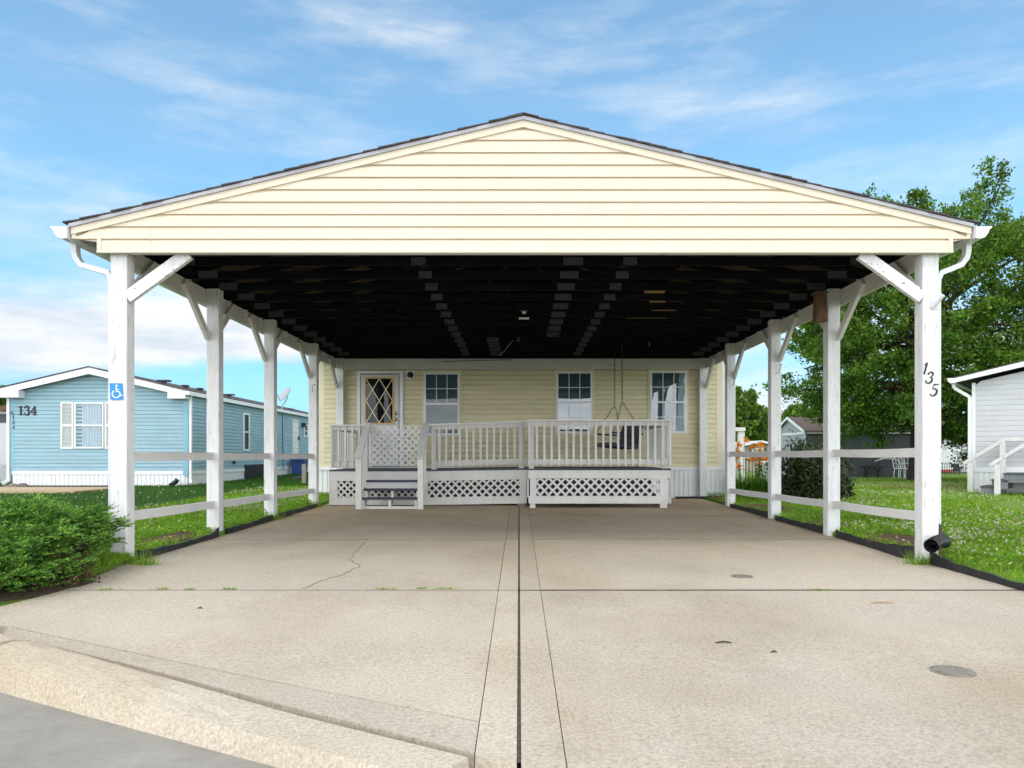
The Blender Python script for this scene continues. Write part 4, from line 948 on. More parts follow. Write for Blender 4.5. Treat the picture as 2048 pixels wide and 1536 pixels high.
# satellite dish
q = W(563, 815, 27.6); t = thing('satellite_dish', 'grey satellite dish on a bent mast on the blue home roof', 'satellite dish', q)
c = MB(); c.tube([q - Vector((0, 0, .15)), q + Vector((.02, 0, .05)), q + Vector((.18, 0, .28)), q + Vector((.22, 0, .42))], .022, 8); c.build('mast', M['dish'], t)
ce = W(569, 788, 27.5); dn = Vector((-.60, -.60, .52)).normalized(); u = dn.cross(Vector((0, 1, 0))).normalized(); v = dn.cross(u)
c = MB(); vs = [ce - dn * .06]; nr, na = 5, 24
for r_ in range(1, nr + 1):
    for a in range(na):
        th = 2 * math.pi * a / na; rr = r_ / nr; vs.append(ce + u * (.31 * rr * math.cos(th)) + v * (.27 * rr * math.sin(th)) - dn * (.06 * (1 - rr * rr)))
fs = [(0, 1 + a, 1 + (a + 1) % na) for a in range(na)] + [(1 + (r_ - 1) * na + a, 1 + r_ * na + a, 1 + r_ * na + (a + 1) % na, 1 + (r_ - 1) * na + (a + 1) % na) for r_ in range(1, nr) for a in range(na)]
c.add(vs, fs); n0 = len(vs); c.add([Vector(p_) - dn * .012 for p_ in vs], [f_[::-1] for f_ in fs]); c.build('reflector', M['dish'], t)
c = MB(); c.tube([ce - v * .0 + u * .27, ce + dn * .34 + u * .10], .012, 6); c.tube([ce + dn * .34 + u * .10, ce + dn * .28 + u * .09], .035, 8); c.build('feed_arm', M['blackpaint'], t)
c = MB(); pts = [Vector((bxr + .03, 27.9, 2.6)), Vector((bxr + .035, 27.95, 1.6)), Vector((bxr + .04, 28.0, .5))]; c.tube(pts, .012, 5); c.build('cable', M['blackpaint'], t)
# bin, stubby post, dark pipe end, stones, black bed
t = thing('wheelie_bin', 'blue plastic bin standing beside the blue home', 'bin', (X_(601, 29), 28.8, .3)); x = X_(601, 29)
c = MB(); c.prism([(x - .2, .3), (x + .2, .3), (x + .24, Z_(922, 28.8)), (x - .24, Z_(922, 28.8))], lambda a, z: Vector((a, 28.6, z)), (0, .55, 0)); c.build('body', M['binblue'], t)
c = MB(); c.box(x - .27, x + .27, 28.55, 29.2, Z_(921.8, 28.8), Z_(918, 28.8)); c.build('lid', M['binblue'], t)
q = W(608.5, 972, 21); c = MB(); c.cbox(q.x - .055, q.x + .055, 20.95, 21.06, q.z - .1, Z_(928, 21)); tag(c.build('wooden_post', M['greywood'], loc=q), 'short grey wooden post on the grass beyond the fourth left post', 'post')
q = W(597, 958, 24); c = MB(); c.tube([q + Vector((.12, 0, .02)), q + Vector((-.05, -.1, -.02)), q + Vector((-.15, -.2, -.08))], .09, 10); tag(c.build('pipe_end', M['black'], loc=q), 'black pipe end lying on grass beside the short wooden post', 'pipe')
q = W(347, 966, 19.7); c = MB(); c.tube([q + Vector((-.1, 0, -.06)), q + Vector((.05, 0, .02)), q + Vector((.1, 0, .09))], [.05, .06, .06], 10); tag(c.build('drain_elbow', M['black'], loc=q), 'black drain elbow on the lawn by the blue home skirting', 'pipe')
MB().box(bxl + .1, X_(215, 19.7), 19.55, 19.95, .15, .232).build('planting_bed', M['edging'])['kind'] = 'structure'
def rock(px, py, Y, r, label):
    q = W(px, py, Y); c = MB(); n, m = 7, 10; vs = []; rr = random.Random(px)
    for i in range(n + 1):
        ph = math.pi * i / n
        for j in range(m):
            th = 2 * math.pi * j / m; k = r * rr.uniform(.85, 1.12); vs.append((q.x + 1.4 * k * math.sin(ph) * math.cos(th), q.y + k * math.sin(ph) * math.sin(th), q.z + .65 * k * math.cos(ph)))
    c.add(vs, [(i * m + j, i * m + (j + 1) % m, (i + 1) * m + (j + 1) % m, (i + 1) * m + j) for i in range(n) for j in range(m)]); tag(c.build('stone', M['stone'], loc=q), label, 'stone', 'stones at the blue home corner')
rock(14, 974, 19.5, .08, 'small reddish stone at the left end of the blue home bed'); rock(28, 973, 19.5, .12, 'largest round stone at the blue home corner'); rock(46, 972, 19.6, .11, 'flat dark stone lying to the right of the largest corner stone')
# far left neighbour and its meter, tree
t = thing('neighbour_home', 'pale grey home with rusty roof at the far left edge', 'house', (-19, 25, .2))
c = MB(); c.box(-24, X_(20, 25), 25, 32, .2, Z_(822, 25)); c.build('wall', M['greywhite'], t)
c = MB(); c.box(-24.2, X_(21, 25), 24.8, 32.2, Z_(822, 25), Z_(812, 25)); c.build('roof', M['oldwood'], t)
c = MB(); c.box(-24, X_(20, 25) + .01, 24.97, 24.995, Z_(845, 25), Z_(828, 25)); c.build('upper_panel', M['darkgrey'], t)
q = W(12, 955, 22); c = MB(); c.box(q.x - .1, q.x + .1, 21.9, 22.1, .2, Z_(928, 22)); c.box(q.x - .04, q.x + .04, 21.88, 21.9, Z_(935, 22), Z_(931, 22)); tag(c.build('utility_box', M['dish'], loc=q), 'small grey utility box between the two left homes', 'utility box')

# ------------------------------------------------------------------ right neighbour
RY = 17.6; rx0 = X_(1944, RY); gr_ = .13
rh = thing('mobile_home', 'white lap-sided mobile home with front steps at the right edge', 'house', (rx0, RY, gr_))
TH = math.radians(38); cT, sT = math.cos(TH), math.sin(TH)
def U_(px, y):      # where, along this turned house, a photo column meets the line at depth y
    yo = y - RY; k = (px - VX) / F; return rx0 + (k * (RY + yo * cT) - rx0 - yo * sT) / (cT + k * sT)
def V_(px, py, y): return Z_(py, RY - (U_(px, y) - rx0) * sT + (y - RY) * cT)
zb = Z_(934, RY); rslope = .205; rap = 13.6
def rz_(x): return 2.70 + (min(x, 2 * rap - x) - rx0) * rslope
b = MB(); b.siding(zb, 3.3, .1165, lambda z: max(rx0 + .07, rx0 + (z - 2.66) / rslope if z > 2.66 else rx0), lambda z: 17.5, lambda u, o, z: Vector((u, RY - o, z)), .014, .2)
b.box(rx0 + .01, 17.5, RY + .01, RY + 14, zb, 2.6); b.build('wall', M['greywhite'], rh)
MB().box(rx0, rx0 + .07, RY - .02, RY + .08, zb, 2.66).build('corner_trim', M['vinyl'], rh)
c = MB(); xe = X_(1914, RY); ze = Z_(766, RY)
c.prism([(xe, ze), (rap, ze + (rap - xe) * rslope), (rap, ze + (rap - xe) * rslope + .13), (xe, ze + .10)], lambda x, z: Vector((x, RY - .28, z)), (0, .05, 0)); c.build('rake_board', M['vinyl'], rh)
c = MB(); c.prism([(xe, ze + .04), (rap, ze + (rap - xe) * rslope + .04), (2 * rap - xe, ze + .04), (2 * rap - xe, ze + .13), (rap, ze + (rap - xe) * rslope + .15), (xe, ze + .13)], lambda x, z: Vector((x, RY - .3 + .055, z)), (0, 14, 0)); c.build('roof', M['shingle'], rh)
c = MB(); c.prism([(xe - .12, ze + .115), (xe, ze + .115), (xe, ze + .0), (xe - .06, ze + .0), (xe - .10, ze + .04)], lambda x, z: Vector((x, RY - .28, z)), (0, 14, 0)); c.build('gutter', M['vinyl'], rh)
c = MB(); xd = rx0 - .035
pp = [(xe - .02, RY - .1, ze), (xe + .0, RY - .1, ze - .1), (xd, RY - .06, ze - .32), (xd, RY - .06, .3)]
for a, bb in zip(pp[:-1], pp[1:]): c.beam(a, bb, .07, .06, (0, 1, 0))
c.build('downspout', M['vinyl'], rh)
MB().box(rx0 - .01, 17.5, RY - .035, RY, zb - .11, zb).build('skirting_ledge', M['vinyl'], rh)
c = MB(); c.box(rx0 + .01, 17.4, RY + .012, RY + 14, .02, zb - .11)
x = rx0 + .02
while x < 17: c.box(x, x + .1, RY - .01, RY + .012, .05, zb - .111); x += .112
c.build('skirting', M['vinyl'], rh)
# steps climbing to the right in front of the wall
SYb, SYa = RY - .30, RY - 1.45
sg = .12
def VB(px, y): return V_(px, 985, y)
s3 = MB().box(U_(1925, SYa), 13.2, SYa - .06, SYb + .06, .0, sg + .02).build('steps', M['greydeck'], rh)
ym = SYa + .25
xs_ = [U_(1966, ym), U_(1988, ym), U_(2012, ym)]; zt_ = [V_(1966, 974, ym), V_(1988, 961, ym), V_(2012, 948.5, ym)]
for n in range(3):
    x, z = xs_[n], zt_[n]
    MB().box(x - .02, xs_[n + 1] + .05 if n < 2 else 13.0, SYa + .07, SYb - .07, z - .17, z).build('tread', M['greydeck'], s3)
    MB().box(x - .04, xs_[n + 1] + .06 if n < 2 else 13.0, SYa + .05, SYb - .06, z + .001, z + .025).build('nosing', M['darkgrey'], s3)
for Yq, pa, pb, za, zb2 in ((SYb, 1941, 2006, 922, 879), (SYa, 1995, 2075, 925, 872)):
    xa, xb = U_(pa, Yq), U_(pb, Yq); z0_, z1_ = V_(pa, za, Yq), V_(pb, zb2, Yq)
    MB().box(xa - .055, xa + .055, Yq - .055, Yq + .055, .02, z0_ - .04).build('newel_post', M['white'], s3)
    MB().box(xb - .055, xb + .055, Yq - .055, Yq + .055, .02, z1_ - .04).build('newel_post', M['white'], s3)
    c = MB(); c.beam((xa - .14, Yq, z0_ - .06), (xb + .03, Yq, z1_), .11, .07); c.beam((xb + .03, Yq, z1_), (xb + 2.2, Yq, z1_), .11, .069); c.build('handrail', M['white'], s3)
    if Yq == SYa: continue
    c = MB(); c.prism([(xs_[0] - .0, sg + .021), (xs_[0] + 2.4, sg + .021), (xs_[0] + 2.4, zt_[2] - .05), (xs_[2], zt_[2] - .05), (xs_[0], zt_[0] - .05)], lambda x, z: Vector((x, Yq + (.05 if Yq == SYb else .055) * (-1 if Yq == SYb else 1), z)), (0, .012, 0)); c.build('stringer', M['vinyl'], s3)
rh.rotation_euler = (0, 0, -TH)

# ------------------------------------------------------------------ things beyond the right lawn
SY = 35.0; sx = 13.05
sh = thing('long_shed', 'long grey shed with brown roof and white-edged gable behind the maple', 'shed', (15.7, SY, 0))
sxe = 19.0
MB().box(sx + .01, sxe, SY, SY + 4, -.05, 2.13).build('wall', M['darkgrey'], sh)  # grey siding like the gable, tree shade painted into its colour
c = MB(); c.prism([(SY - .02, -.05), (SY + 4.02, -.05), (SY + 4.02, 2.13), (SY + 2, 2.78), (SY - .02, 2.13)], lambda y, z: Vector((sx - .03, y, z)), (.04, 0, 0)); c.build('gable_wall', M['greyhouse'], sh)
for ya, yb in ((SY - .2, SY + 2), (SY + 4.2, SY + 2)):
    c = MB(); c.prism([(ya, 2.07), (yb, 2.80), (yb, 2.87), (ya, 2.14)], lambda y, z: Vector((sx - .15, y, z)), (sxe - sx + .3, 0, 0)); c.build('roof', M['brownroof'], sh)
    c = MB(); c.prism([(ya, 2.02), (yb, 2.755), (yb, 2.875), (ya, 2.145)], lambda y, z: Vector((sx - .18, y, z)), (.029, 0, 0)); c.build('rake_board', M['vinyl'], sh)
c = MB(); c.box(sx - .05, sx - .031, SY - .02, SY + 4, 2.0, 2.1); c.box(sx - .05, sx - .031, SY - .021, SY + .08, 0, 1.99); c.build('gable_trim', M['vinyl'], sh)
MB().box(sx, sxe, SY - .22, SY - .02, 2.0, 2.06).build('eave_board', M['dish'], sh)
# patio furniture at the shed wall
def q_(px, Y): return X_(px, Y)
t = thing('patio_table', 'dark folding table standing against the shaded shed wall', 'table', (q_(1744, 34), 34, 0)); x = q_(1744, 34); zt = Z_(933, 34)
MB().box(x - .42, x + .42, 33.7, 34.3, zt - .04, zt).build('table_top', M['blackpaint'], t)
for dx in (-.3, .3):
    c = MB()
    for yy in (33.75, 34.25): c.beam((x + dx, yy, -.02), (x + dx * .8, 68 - yy, zt - .04), .03, .03, (1, 0, 0))
    c.build('leg', M['blackpaint'], t)
for k in range(5):
    x = q_(1768 + 6.5 * k, 34.3); t = thing('folded_chair', ['first dark folded chair of the row leaning on the shed, next to the table', 'second dark folded chair from the table leaning on the shed', 'middle dark folded chair of the row leaning on the shed', 'fourth dark folded chair from the table leaning on the shed', 'last dark folded chair of the row, beside the white chairs'][k], 'chair', (x, 34.2, 0), 'folded chairs leaning on the shed')
    c = MB(); c.beam((x - .05, 34.1, .0), (x - .04, 34.7, Z_(922, 34.6)), .03, .03, (1, 0, 0)); c.beam((x + .05, 34.1, .0), (x + .06, 34.7, Z_(922, 34.6)), .03, .03, (1, 0, 0)); c.build('frame', M['black'], t)
    c = MB(); c.beam((x, 34.13, .06), (x + .01, 34.68, Z_(923, 34.6)), .13, .02, (0, -1, 0)); c.build('sling', M['black'], t)
for k, px in enumerate((1803, 1816)):
    x = q_(px, 33.2); t = thing('metal_chair', ['white wire garden chair beside the folded chairs', 'white wire garden chair nearest the maple trunk'][k], 'chair', (x, 33.2, .02), 'white wire chairs by the shed'); zs_ = .45
    for a, bb in ((-.2, -.18), (.2, -.18), (-.2, .2), (.2, .2)):
        c = MB(); c.tube([(x + a * 1.2, 33.2 + bb * 1.2, 0), (x + a, 33.2 + bb, zs_)], .018, 6); c.build('leg', M['signwhite'], t)
    c = MB(); c.tube([(x - .22, 33.0, zs_), (x + .22, 33.0, zs_), (x + .22, 33.4, zs_), (x - .22, 33.4, zs_), (x - .22, 33.0, zs_)], .018, 6)
    for i in range(4): c.tube([(x - .2 + .13 * i, 33.0, zs_), (x - .2 + .13 * i, 33.4, zs_)], .01, 5)
    c.build('seat', M['signwhite'], t)
    c = MB(); c.tube([(x - .22, 33.4, zs_), (x - .25, 33.5, .85), (x, 33.52, 1.0), (x + .25, 33.5, .85), (x + .22, 33.4, zs_)], .018, 6)
    for i in range(3): c.tube([(x - .12 + .12 * i, 33.4, zs_), (x - .12 + .12 * i, 33.5, .92)], .009, 5)
    c.tube([(x - .24, 33.46, .68), (x - .27, 33.05, .68), (x - .22, 33.0, zs_)], .014, 6); c.tube([(x + .24, 33.46, .68), (x + .27, 33.05, .68), (x + .22, 33.0, zs_)], .014, 6)
    c.build('backrest', M['signwhite'], t)
x = q_(1772, 33.9); c = MB(); c.tube([(x - .5, 33.9, Z_(923, 33.9)), (x - .2, 33.9, Z_(917, 33.9)), (x + .4, 33.9, Z_(918, 33.9)), (x + .55, 33.9, Z_(922, 33.9))], .02, 6); c.tube([(x - .3, 33.85, Z_(920, 33.9)), (x + .1, 33.85, Z_(914, 33.9)), (x + .3, 33.85, Z_(920, 33.9))], .018, 6)
tag(c.build('white_tubing', M['signwhite'], loc=(x, 33.9, 1.3)), 'bent white metal tubing lying on top of the folded chairs', 'tubing')
# timber edging on the lawn
c = MB(); c.box(q_(1755, 21.5), q_(1930, 21.5), 21.5, 21.62, gz(10, 21.5) - .02, gz(10, 21.5) + .06); tag(c.build('timber_edge', M['tan'], loc=(11, 21.5, .1)), 'low weathered timber edge across the right lawn', 'timber')
# far white porch behind the iron fence
FY = 46.0
t = thing('white_house', 'distant white house with a railed deck behind the iron fence', 'house', (q_(1900, FY), FY, 0))
c = MB(); x0, x1 = q_(1868, FY), q_(1960, FY); c.siding(.0, 2.6, .16, lambda z: x0, lambda z: x1, lambda u, o, z: Vector((u, FY - o, z)), .02, .2); c.box(x0, x1, FY + .01, FY + 8, 0, 2.6); c.build('wall', M['greywhite'], t)
c = MB(); c.prism([(FY - .5, 2.55), (FY + 8.5, 2.55), (FY + 4, 4.2)], lambda y, z: Vector((x0 - .4, y, z)), (x1 - x0 + .8, 0, 0)); c.build('roof', M['brownroof'], t)
MB().box(q_(1921, FY), q_(1926, FY), FY - 1.8, FY - 1.7, 0, 2.6).build('porch_post', M['blackpaint'], t)
c = MB(); yy = FY - 2.4
za, zb_ = Z_(902, yy), Z_(928, yy)
c.box(q_(1870, yy), q_(1924, yy), yy - .04, yy + .04, za, za + .09); c.box(q_(1870, yy), q_(1928, yy), yy - .04, yy + 2.3, zb_ - .12, zb_ + .02); c.build('deck', M['vinyl'], t)
c = MB(); x = q_(1870, yy)
while x < q_(1924, yy): c.box(x, x + .035, yy - .02, yy + .02, zb_ + .02, za); x += .13
c.build('balusters', M['vinyl'], t)
yy = 40.0; f_ = thing('iron_fence', 'black iron fence of thin upright bars beyond the lawn', 'fence', (q_(1900, yy), yy, 0))
c = MB(); x = q_(1862, yy); zt = Z_(925, yy)
while x < q_(1950, yy): c.tube([(x, yy, -.02), (x, yy, zt)], .016, 5); x += .12
c.box(q_(1862, yy), q_(1950, yy), yy - .015, yy + .015, zt - .1, zt - .06); c.box(q_(1862, yy), q_(1950, yy), yy - .015, yy + .015, .12, .16); c.build('bars', M['blackpaint'], f_)
yy = 41.5
t = thing('red_cooler', 'red cooler box with white top behind the iron fence', 'cooler', (q_(1895, yy), yy, 0)); c = MB(); c.box(q_(1884, yy), q_(1905, yy), yy, yy + .4, .1, Z_(939, yy)); c.build('body', M['red'], t); c = MB(); c.box(q_(1883.5, yy), q_(1905.5, yy), yy - .02, yy + .42, Z_(939, yy), Z_(935, yy)); c.build('lid', M['vinyl'], t)
t = thing('grill_cart', 'black barbecue cart standing right of the red cooler', 'grill', (q_(1915, yy), yy, 0)); c = MB(); c.box(q_(1908, yy), q_(1921, yy), yy, yy + .4, .15, Z_(935, yy)); c.build('cabinet', M['blackpaint'], t)
c = MB(); c.tube([(q_(1908, yy), yy + .2, Z_(934, yy)), (q_(1921, yy), yy + .2, Z_(934, yy))], .14, 12); c.build('hood', M['blackpaint'], t)
[MB().box(q_(px, yy), q_(px, yy) + .05, yy + .05, yy + .1, -.02, .15).build('leg', M['blackpaint'], t) for px in (1909, 1919)]
# white arbour near the house corner
AY = 24.0; t = thing('white_arbour', 'white wooden arbour seen between the last right posts', 'arbour', (q_(1484, AY), AY, .1))
for px, yy in ((1483, AY), (1455, AY), (1483, AY + 1.2)): MB().box(q_(px, AY) - .1, q_(px, AY) + .1, yy, yy + .18, gz(8, AY) - .03, Z_(862, AY)).build('post', M['white'], t)
MB().box(q_(1440, AY), q_(1490, AY), AY - .06, AY + 1.5, Z_(862, AY), Z_(855, AY)).build('top_beam', M['white'], t)
c = MB(); c.box(q_(1470, AY), q_(1489, AY), AY - .03, AY - .001, Z_(938, AY), Z_(926, AY)); c.build('rail', M['white'], t)
AY = 26.0; t = thing('iron_fence', 'low dark iron fence seen behind the orange lilies', 'fence', (q_(1510, AY), AY, .05)); c = MB(); x = q_(1485, AY)
while x < q_(1560, AY): c.tube([(x, AY, 0), (x, AY, Z_(917, AY))], .014, 5); x += .11
c.box(q_(1485, AY), q_(1560, AY), AY - .012, AY + .012, Z_(921, AY), Z_(918.5, AY)); c.build('bars', M['blackpaint'], t)
AY = 18.5; t = thing('utility_pedestal', 'pale green utility pedestal behind the lily leaves', 'utility box', (q_(1530, AY), AY, .1)); c = MB(); c.box(q_(1525, AY), q_(1536, AY), AY, AY + .15, .05, Z_(925, AY)); c.build('body', simple('pale_green', (.40, .50, .42), .5, .1, 5), t); MB().box(q_(1524, AY), q_(1537, AY), AY - .01, AY + .16, Z_(925, AY), Z_(922, AY)).build('cap', M['vinyl'], t)
TY = 50.0; t = thing('tan_house', 'small distant tan house with white eaves beyond the lilies', 'house', (q_(1515, TY), TY, 0))
MB().box(q_(1478, TY), q_(1548, TY), TY, TY + 7, -.1, Z_(893, TY)).build('wall', M['tanwall'], t)
c = MB(); c.prism([(q_(1470, TY), Z_(891, TY)), (q_(1520, TY), Z_(881, TY)), (q_(1556, TY), Z_(889, TY)), (q_(1556, TY), Z_(893, TY)), (q_(1520, TY), Z_(885, TY)), (q_(1470, TY), Z_(895, TY))], lambda x, z: Vector((x, TY - .4, z)), (0, 7.6, 0)); c.build('roof', M['vinyl'], t)
c = MB(); c.prism([(q_(1478, TY), Z_(893.5, TY)), (q_(1548, TY), Z_(893.5, TY)), (q_(1520, TY), Z_(886, TY))], lambda x, z: Vector((x, TY + .01, z)), (0, .1, 0)); c.build('gable_wall', M['tanwall'], t)
w = MB().box(q_(1503, TY), q_(1527, TY), TY - .06, TY, Z_(911, TY), Z_(896, TY)).build('window', M['vinyl'], t)
MB().box(q_(1506, TY), q_(1524, TY), TY - .08, TY - .061, Z_(909, TY), Z_(898, TY)).build('pane', M['dish'], w)
for a in (1499, 1528): MB().box(q_(a, TY), q_(a + 3.5, TY), TY - .05, TY - .0, Z_(911, TY), Z_(896, TY)).build('shutter', M['darkgrey'], t)
# power lines
for k, (ya, yb) in enumerate(((780, 772), (792, 788))):
    c = MB(); n = 16; pts = []
    for i in range(n + 1):
        u = i / n; px = lerp(1380, 1900, u); pts.append(W(px, lerp(ya + 14, yb - 6, u) + 6 * math.sin(math.pi * u), 70))
    c.tube(pts, .018, 4); tag(c.build('power_line', M['dish'], loc=pts[0]), ['upper thin power line crossing the sky left of the maple', 'lower thin power line crossing the sky left of the maple'][k], 'power line', 'power lines behind the right yard')

# ------------------------------------------------------------------ vegetation
def tree(name, label, base, cc, rad, nclump, per, lsize, mat, seed, tr=.2, group=None, spikes=0, limbs=10, spread=.55):
    g = np.random.default_rng(seed); base = np.array(base, float); cc = np.array(cc, float); rad = np.array(rad, float)
    t = thing(name, label, 'tree', tuple(base), group)
    d = unit(g.normal(size=(nclump, 3))); d = np.sign(d) * np.abs(d) ** (.78 if spikes > 30 else 1.0); r = g.uniform(.25, 1, nclump) ** .45
    bump = 1 + .16 * np.sin(3 * np.arctan2(d[:, 1], d[:, 0]) + seed) + .12 * np.sin(5 * d[:, 2] + 2 * d[:, 0] * 3 + seed)
    C = cc + d * (r * bump)[:, None] * rad
    if spikes:
        k = spikes; sd = unit(np.stack([g.normal(size=k), g.normal(size=k), np.abs(g.normal(size=k)) + .7], 1)); sp_ = cc + sd * rad * g.uniform(.95, 1.1, k)[:, None]; C = np.vstack([C, sp_])
    n = len(C); cs = rad.mean() * .17 * g.uniform(.6, 1.35, n)
    idx = np.repeat(np.arange(n), per); off = g.normal(size=(n * per, 3)) * .48; off[:, 2] *= .62
    P = C[idx] + off * cs[idx][:, None]
    if spikes:
        m = idx >= n - spikes; P[m] = C[idx[m]] + off[m] * cs[idx[m]][:, None] * np.array([.42, .42, 1.9]) + np.array([.35, 0, 0]) * (off[m][:, 2:3] * cs[idx[m]][:, None])
    D = unit(P - cc) * .5 + g.normal(size=P.shape) * .7 + np.array([0, 0, -.35])
    np_mesh('crown', leaves(P, lsize, D, 1.2, .8), 4, mat, t)
    b = MB(); top = cc + np.array([0, 0, rad[2] * .35]); b.tube([base - np.array([0, 0, .1]), lerp(base, top, .2), lerp(base, top, .55) + g.normal(size=3) * .1, top], [tr * 1.3, tr, tr * .7, tr * .15], 10)
    pick = g.permutation(n)[:limbs * 6]
    for i, j in enumerate(pick):
        u = g.uniform(.22, .7); s = base + (top - base) * u; e = C[j]; mid = (s + e) / 2 + np.array([0, 0, -.08 * rad[2]]) + g.normal(size=3) * .15
        b.tube([s, mid, e], [tr * (.42 if i < limbs else .16), tr * (.24 if i < limbs else .09), tr * .05], 6)
    b.build('trunk', M['bark'], t)
    return t
MYY = 28.5; mx = q_(1838, MYY)
def maple():
    g = np.random.default_rng(4); base = np.array([mx, MYY, .02]); t = thing('maple_tree', 'large leafy green maple rising behind the right carport corner', 'tree', tuple(base))
    b = MB(); top = np.array([mx + .4, MYY, 9.2]); b.tube([base - [0, 0, .15], base + [0, 0, .8], base + [.05, 0, 2.4], lerp(base, top, .6), top], [.44, .34, .28, .17, .03], 12)
    cc = np.array([q_(1852, MYY), MYY, 6.0]); rad = np.array([5.2, 4.3, 4.5]); P = []; D = []
    nb = 76
    for k in range(nb):
        ga = k * 2.39996; hz = -0.95 + 1.92 * (k + .5) / nb; hr = math.sqrt(max(.05, 1 - min(abs(hz), .96) ** 2.6)); rr = g.uniform(.74, 1.12)
        e = cc + rad * np.array([hr * math.cos(ga), hr * math.sin(ga), hz]) * rr
        if hz > .5: e[2] += g.uniform(-.3, .6)
        u = g.uniform(.22, .5) + .32 * (hz + .8) / 1.8; s0 = base + (top - base) * min(u, .92); m = s0 * .45 + e * .55 + np.array([0, 0, -.35 if hz < .4 else .2]) + g.normal(size=3) * .15
        b.tube([tuple(s0), tuple(lerp(s0, m, .5) + [0, 0, .12]), tuple(m), tuple(e)], [.12, .09, .055, .012], 6)
        ax = unit(e - m); nt_ = 14
        for j in range(nt_):
            w = g.uniform(.15, 1.05); c0 = m + (e - m) * w + g.normal(size=3) * np.array([.55, .55, .38]) * (1.15 - .55 * w)
            out = unit(ax + g.normal(size=3) * .5 + np.array([.12, 0, .35 if hz > .2 else -.05])); L = g.uniform(.55, 1.05); n = 150
            q0 = c0 - out * L * .4; 
            if j % 3 == 0: b.tube([tuple(m + (e - m) * w * .8), tuple(c0)], [.02, .008], 4)
            tt = g.uniform(0, 1, n); sp_ = g.normal(size=(n, 3)) * np.array([.23, .23, .15]) * (1.15 - .8 * tt)[:, None]
            P.append(q0 + out * (tt * L)[:, None] + sp_); D.append(out * .6 + g.normal(size=(n, 3)) * .65 + np.array([0, 0, -.3]))
    P = np.concatenate(P); D = np.concatenate(D); np_mesh('crown', leaves(P, .105, D, 1.2, .8), 4, M['maple'], t); b.build('trunk', M['bark'], t)
maple()
tree('leafy_tree', 'mid green tree left of the grey shed seen past the last right post', (q_(1488, 62), 62, 0), (q_(1486, 62), 62, Z_(850, 62)), (2.3, 2.6, 2.6), 90, 150, .26, M['treefar'], 5, .2, 'trees beyond the right yard', 10)
tree('leafy_tree', 'smaller darker tree just beside the tall mid green tree', (q_(1520, 66), 66, 0), (q_(1524, 66), 66, Z_(876, 66)), (1.6, 2.0, 2.2), 70, 130, .26, M['treefar'], 6, .15, 'trees beyond the right yard', 6)
tree('leafy_tree', 'round bushy tree standing beside the brown shed roof', (q_(1662, 44), 44, 0), (q_(1668, 44), 44, Z_(850, 44)), (1.25, 1.3, 1.35), 70, 130, .2, M['treefar'], 8, .15, 'trees beyond the right yard', 6)
for k, (px, py, r, Y, lab) in enumerate(((1568, 850, 2.6, 92, 'distant tree whose crown shows just over the shed gable'), (1610, 838, 3.4, 98, 'broad distant tree above the middle of the brown shed roof'), (1650, 832, 3.6, 104, 'tallest distant tree of the row behind the shed roof'), (1700, 838, 3.6, 100, 'distant tree partly hidden by the second right post'), (1545, 866, 2.2, 85, 'low distant tree behind the third right post'))):
    tree('leafy_tree', lab, (X_(px, Y), Y, 0), (X_(px, Y), Y, Z_(py + 18, Y)), (r, r, r * .8), 80, 110, .36, M['treefar'], 20 + k, .2, 'trees beyond the right yard', 4)
tree('leafy_tree', 'small green tree at the far left edge behind the blue home', (X_(4, 40), 40, .3), (X_(2, 40), 40, Z_(808, 40)), (.6, .8, .75), 40, 100, .2, M['treefar'], 40, .1, 'trees beyond the left homes', 3)

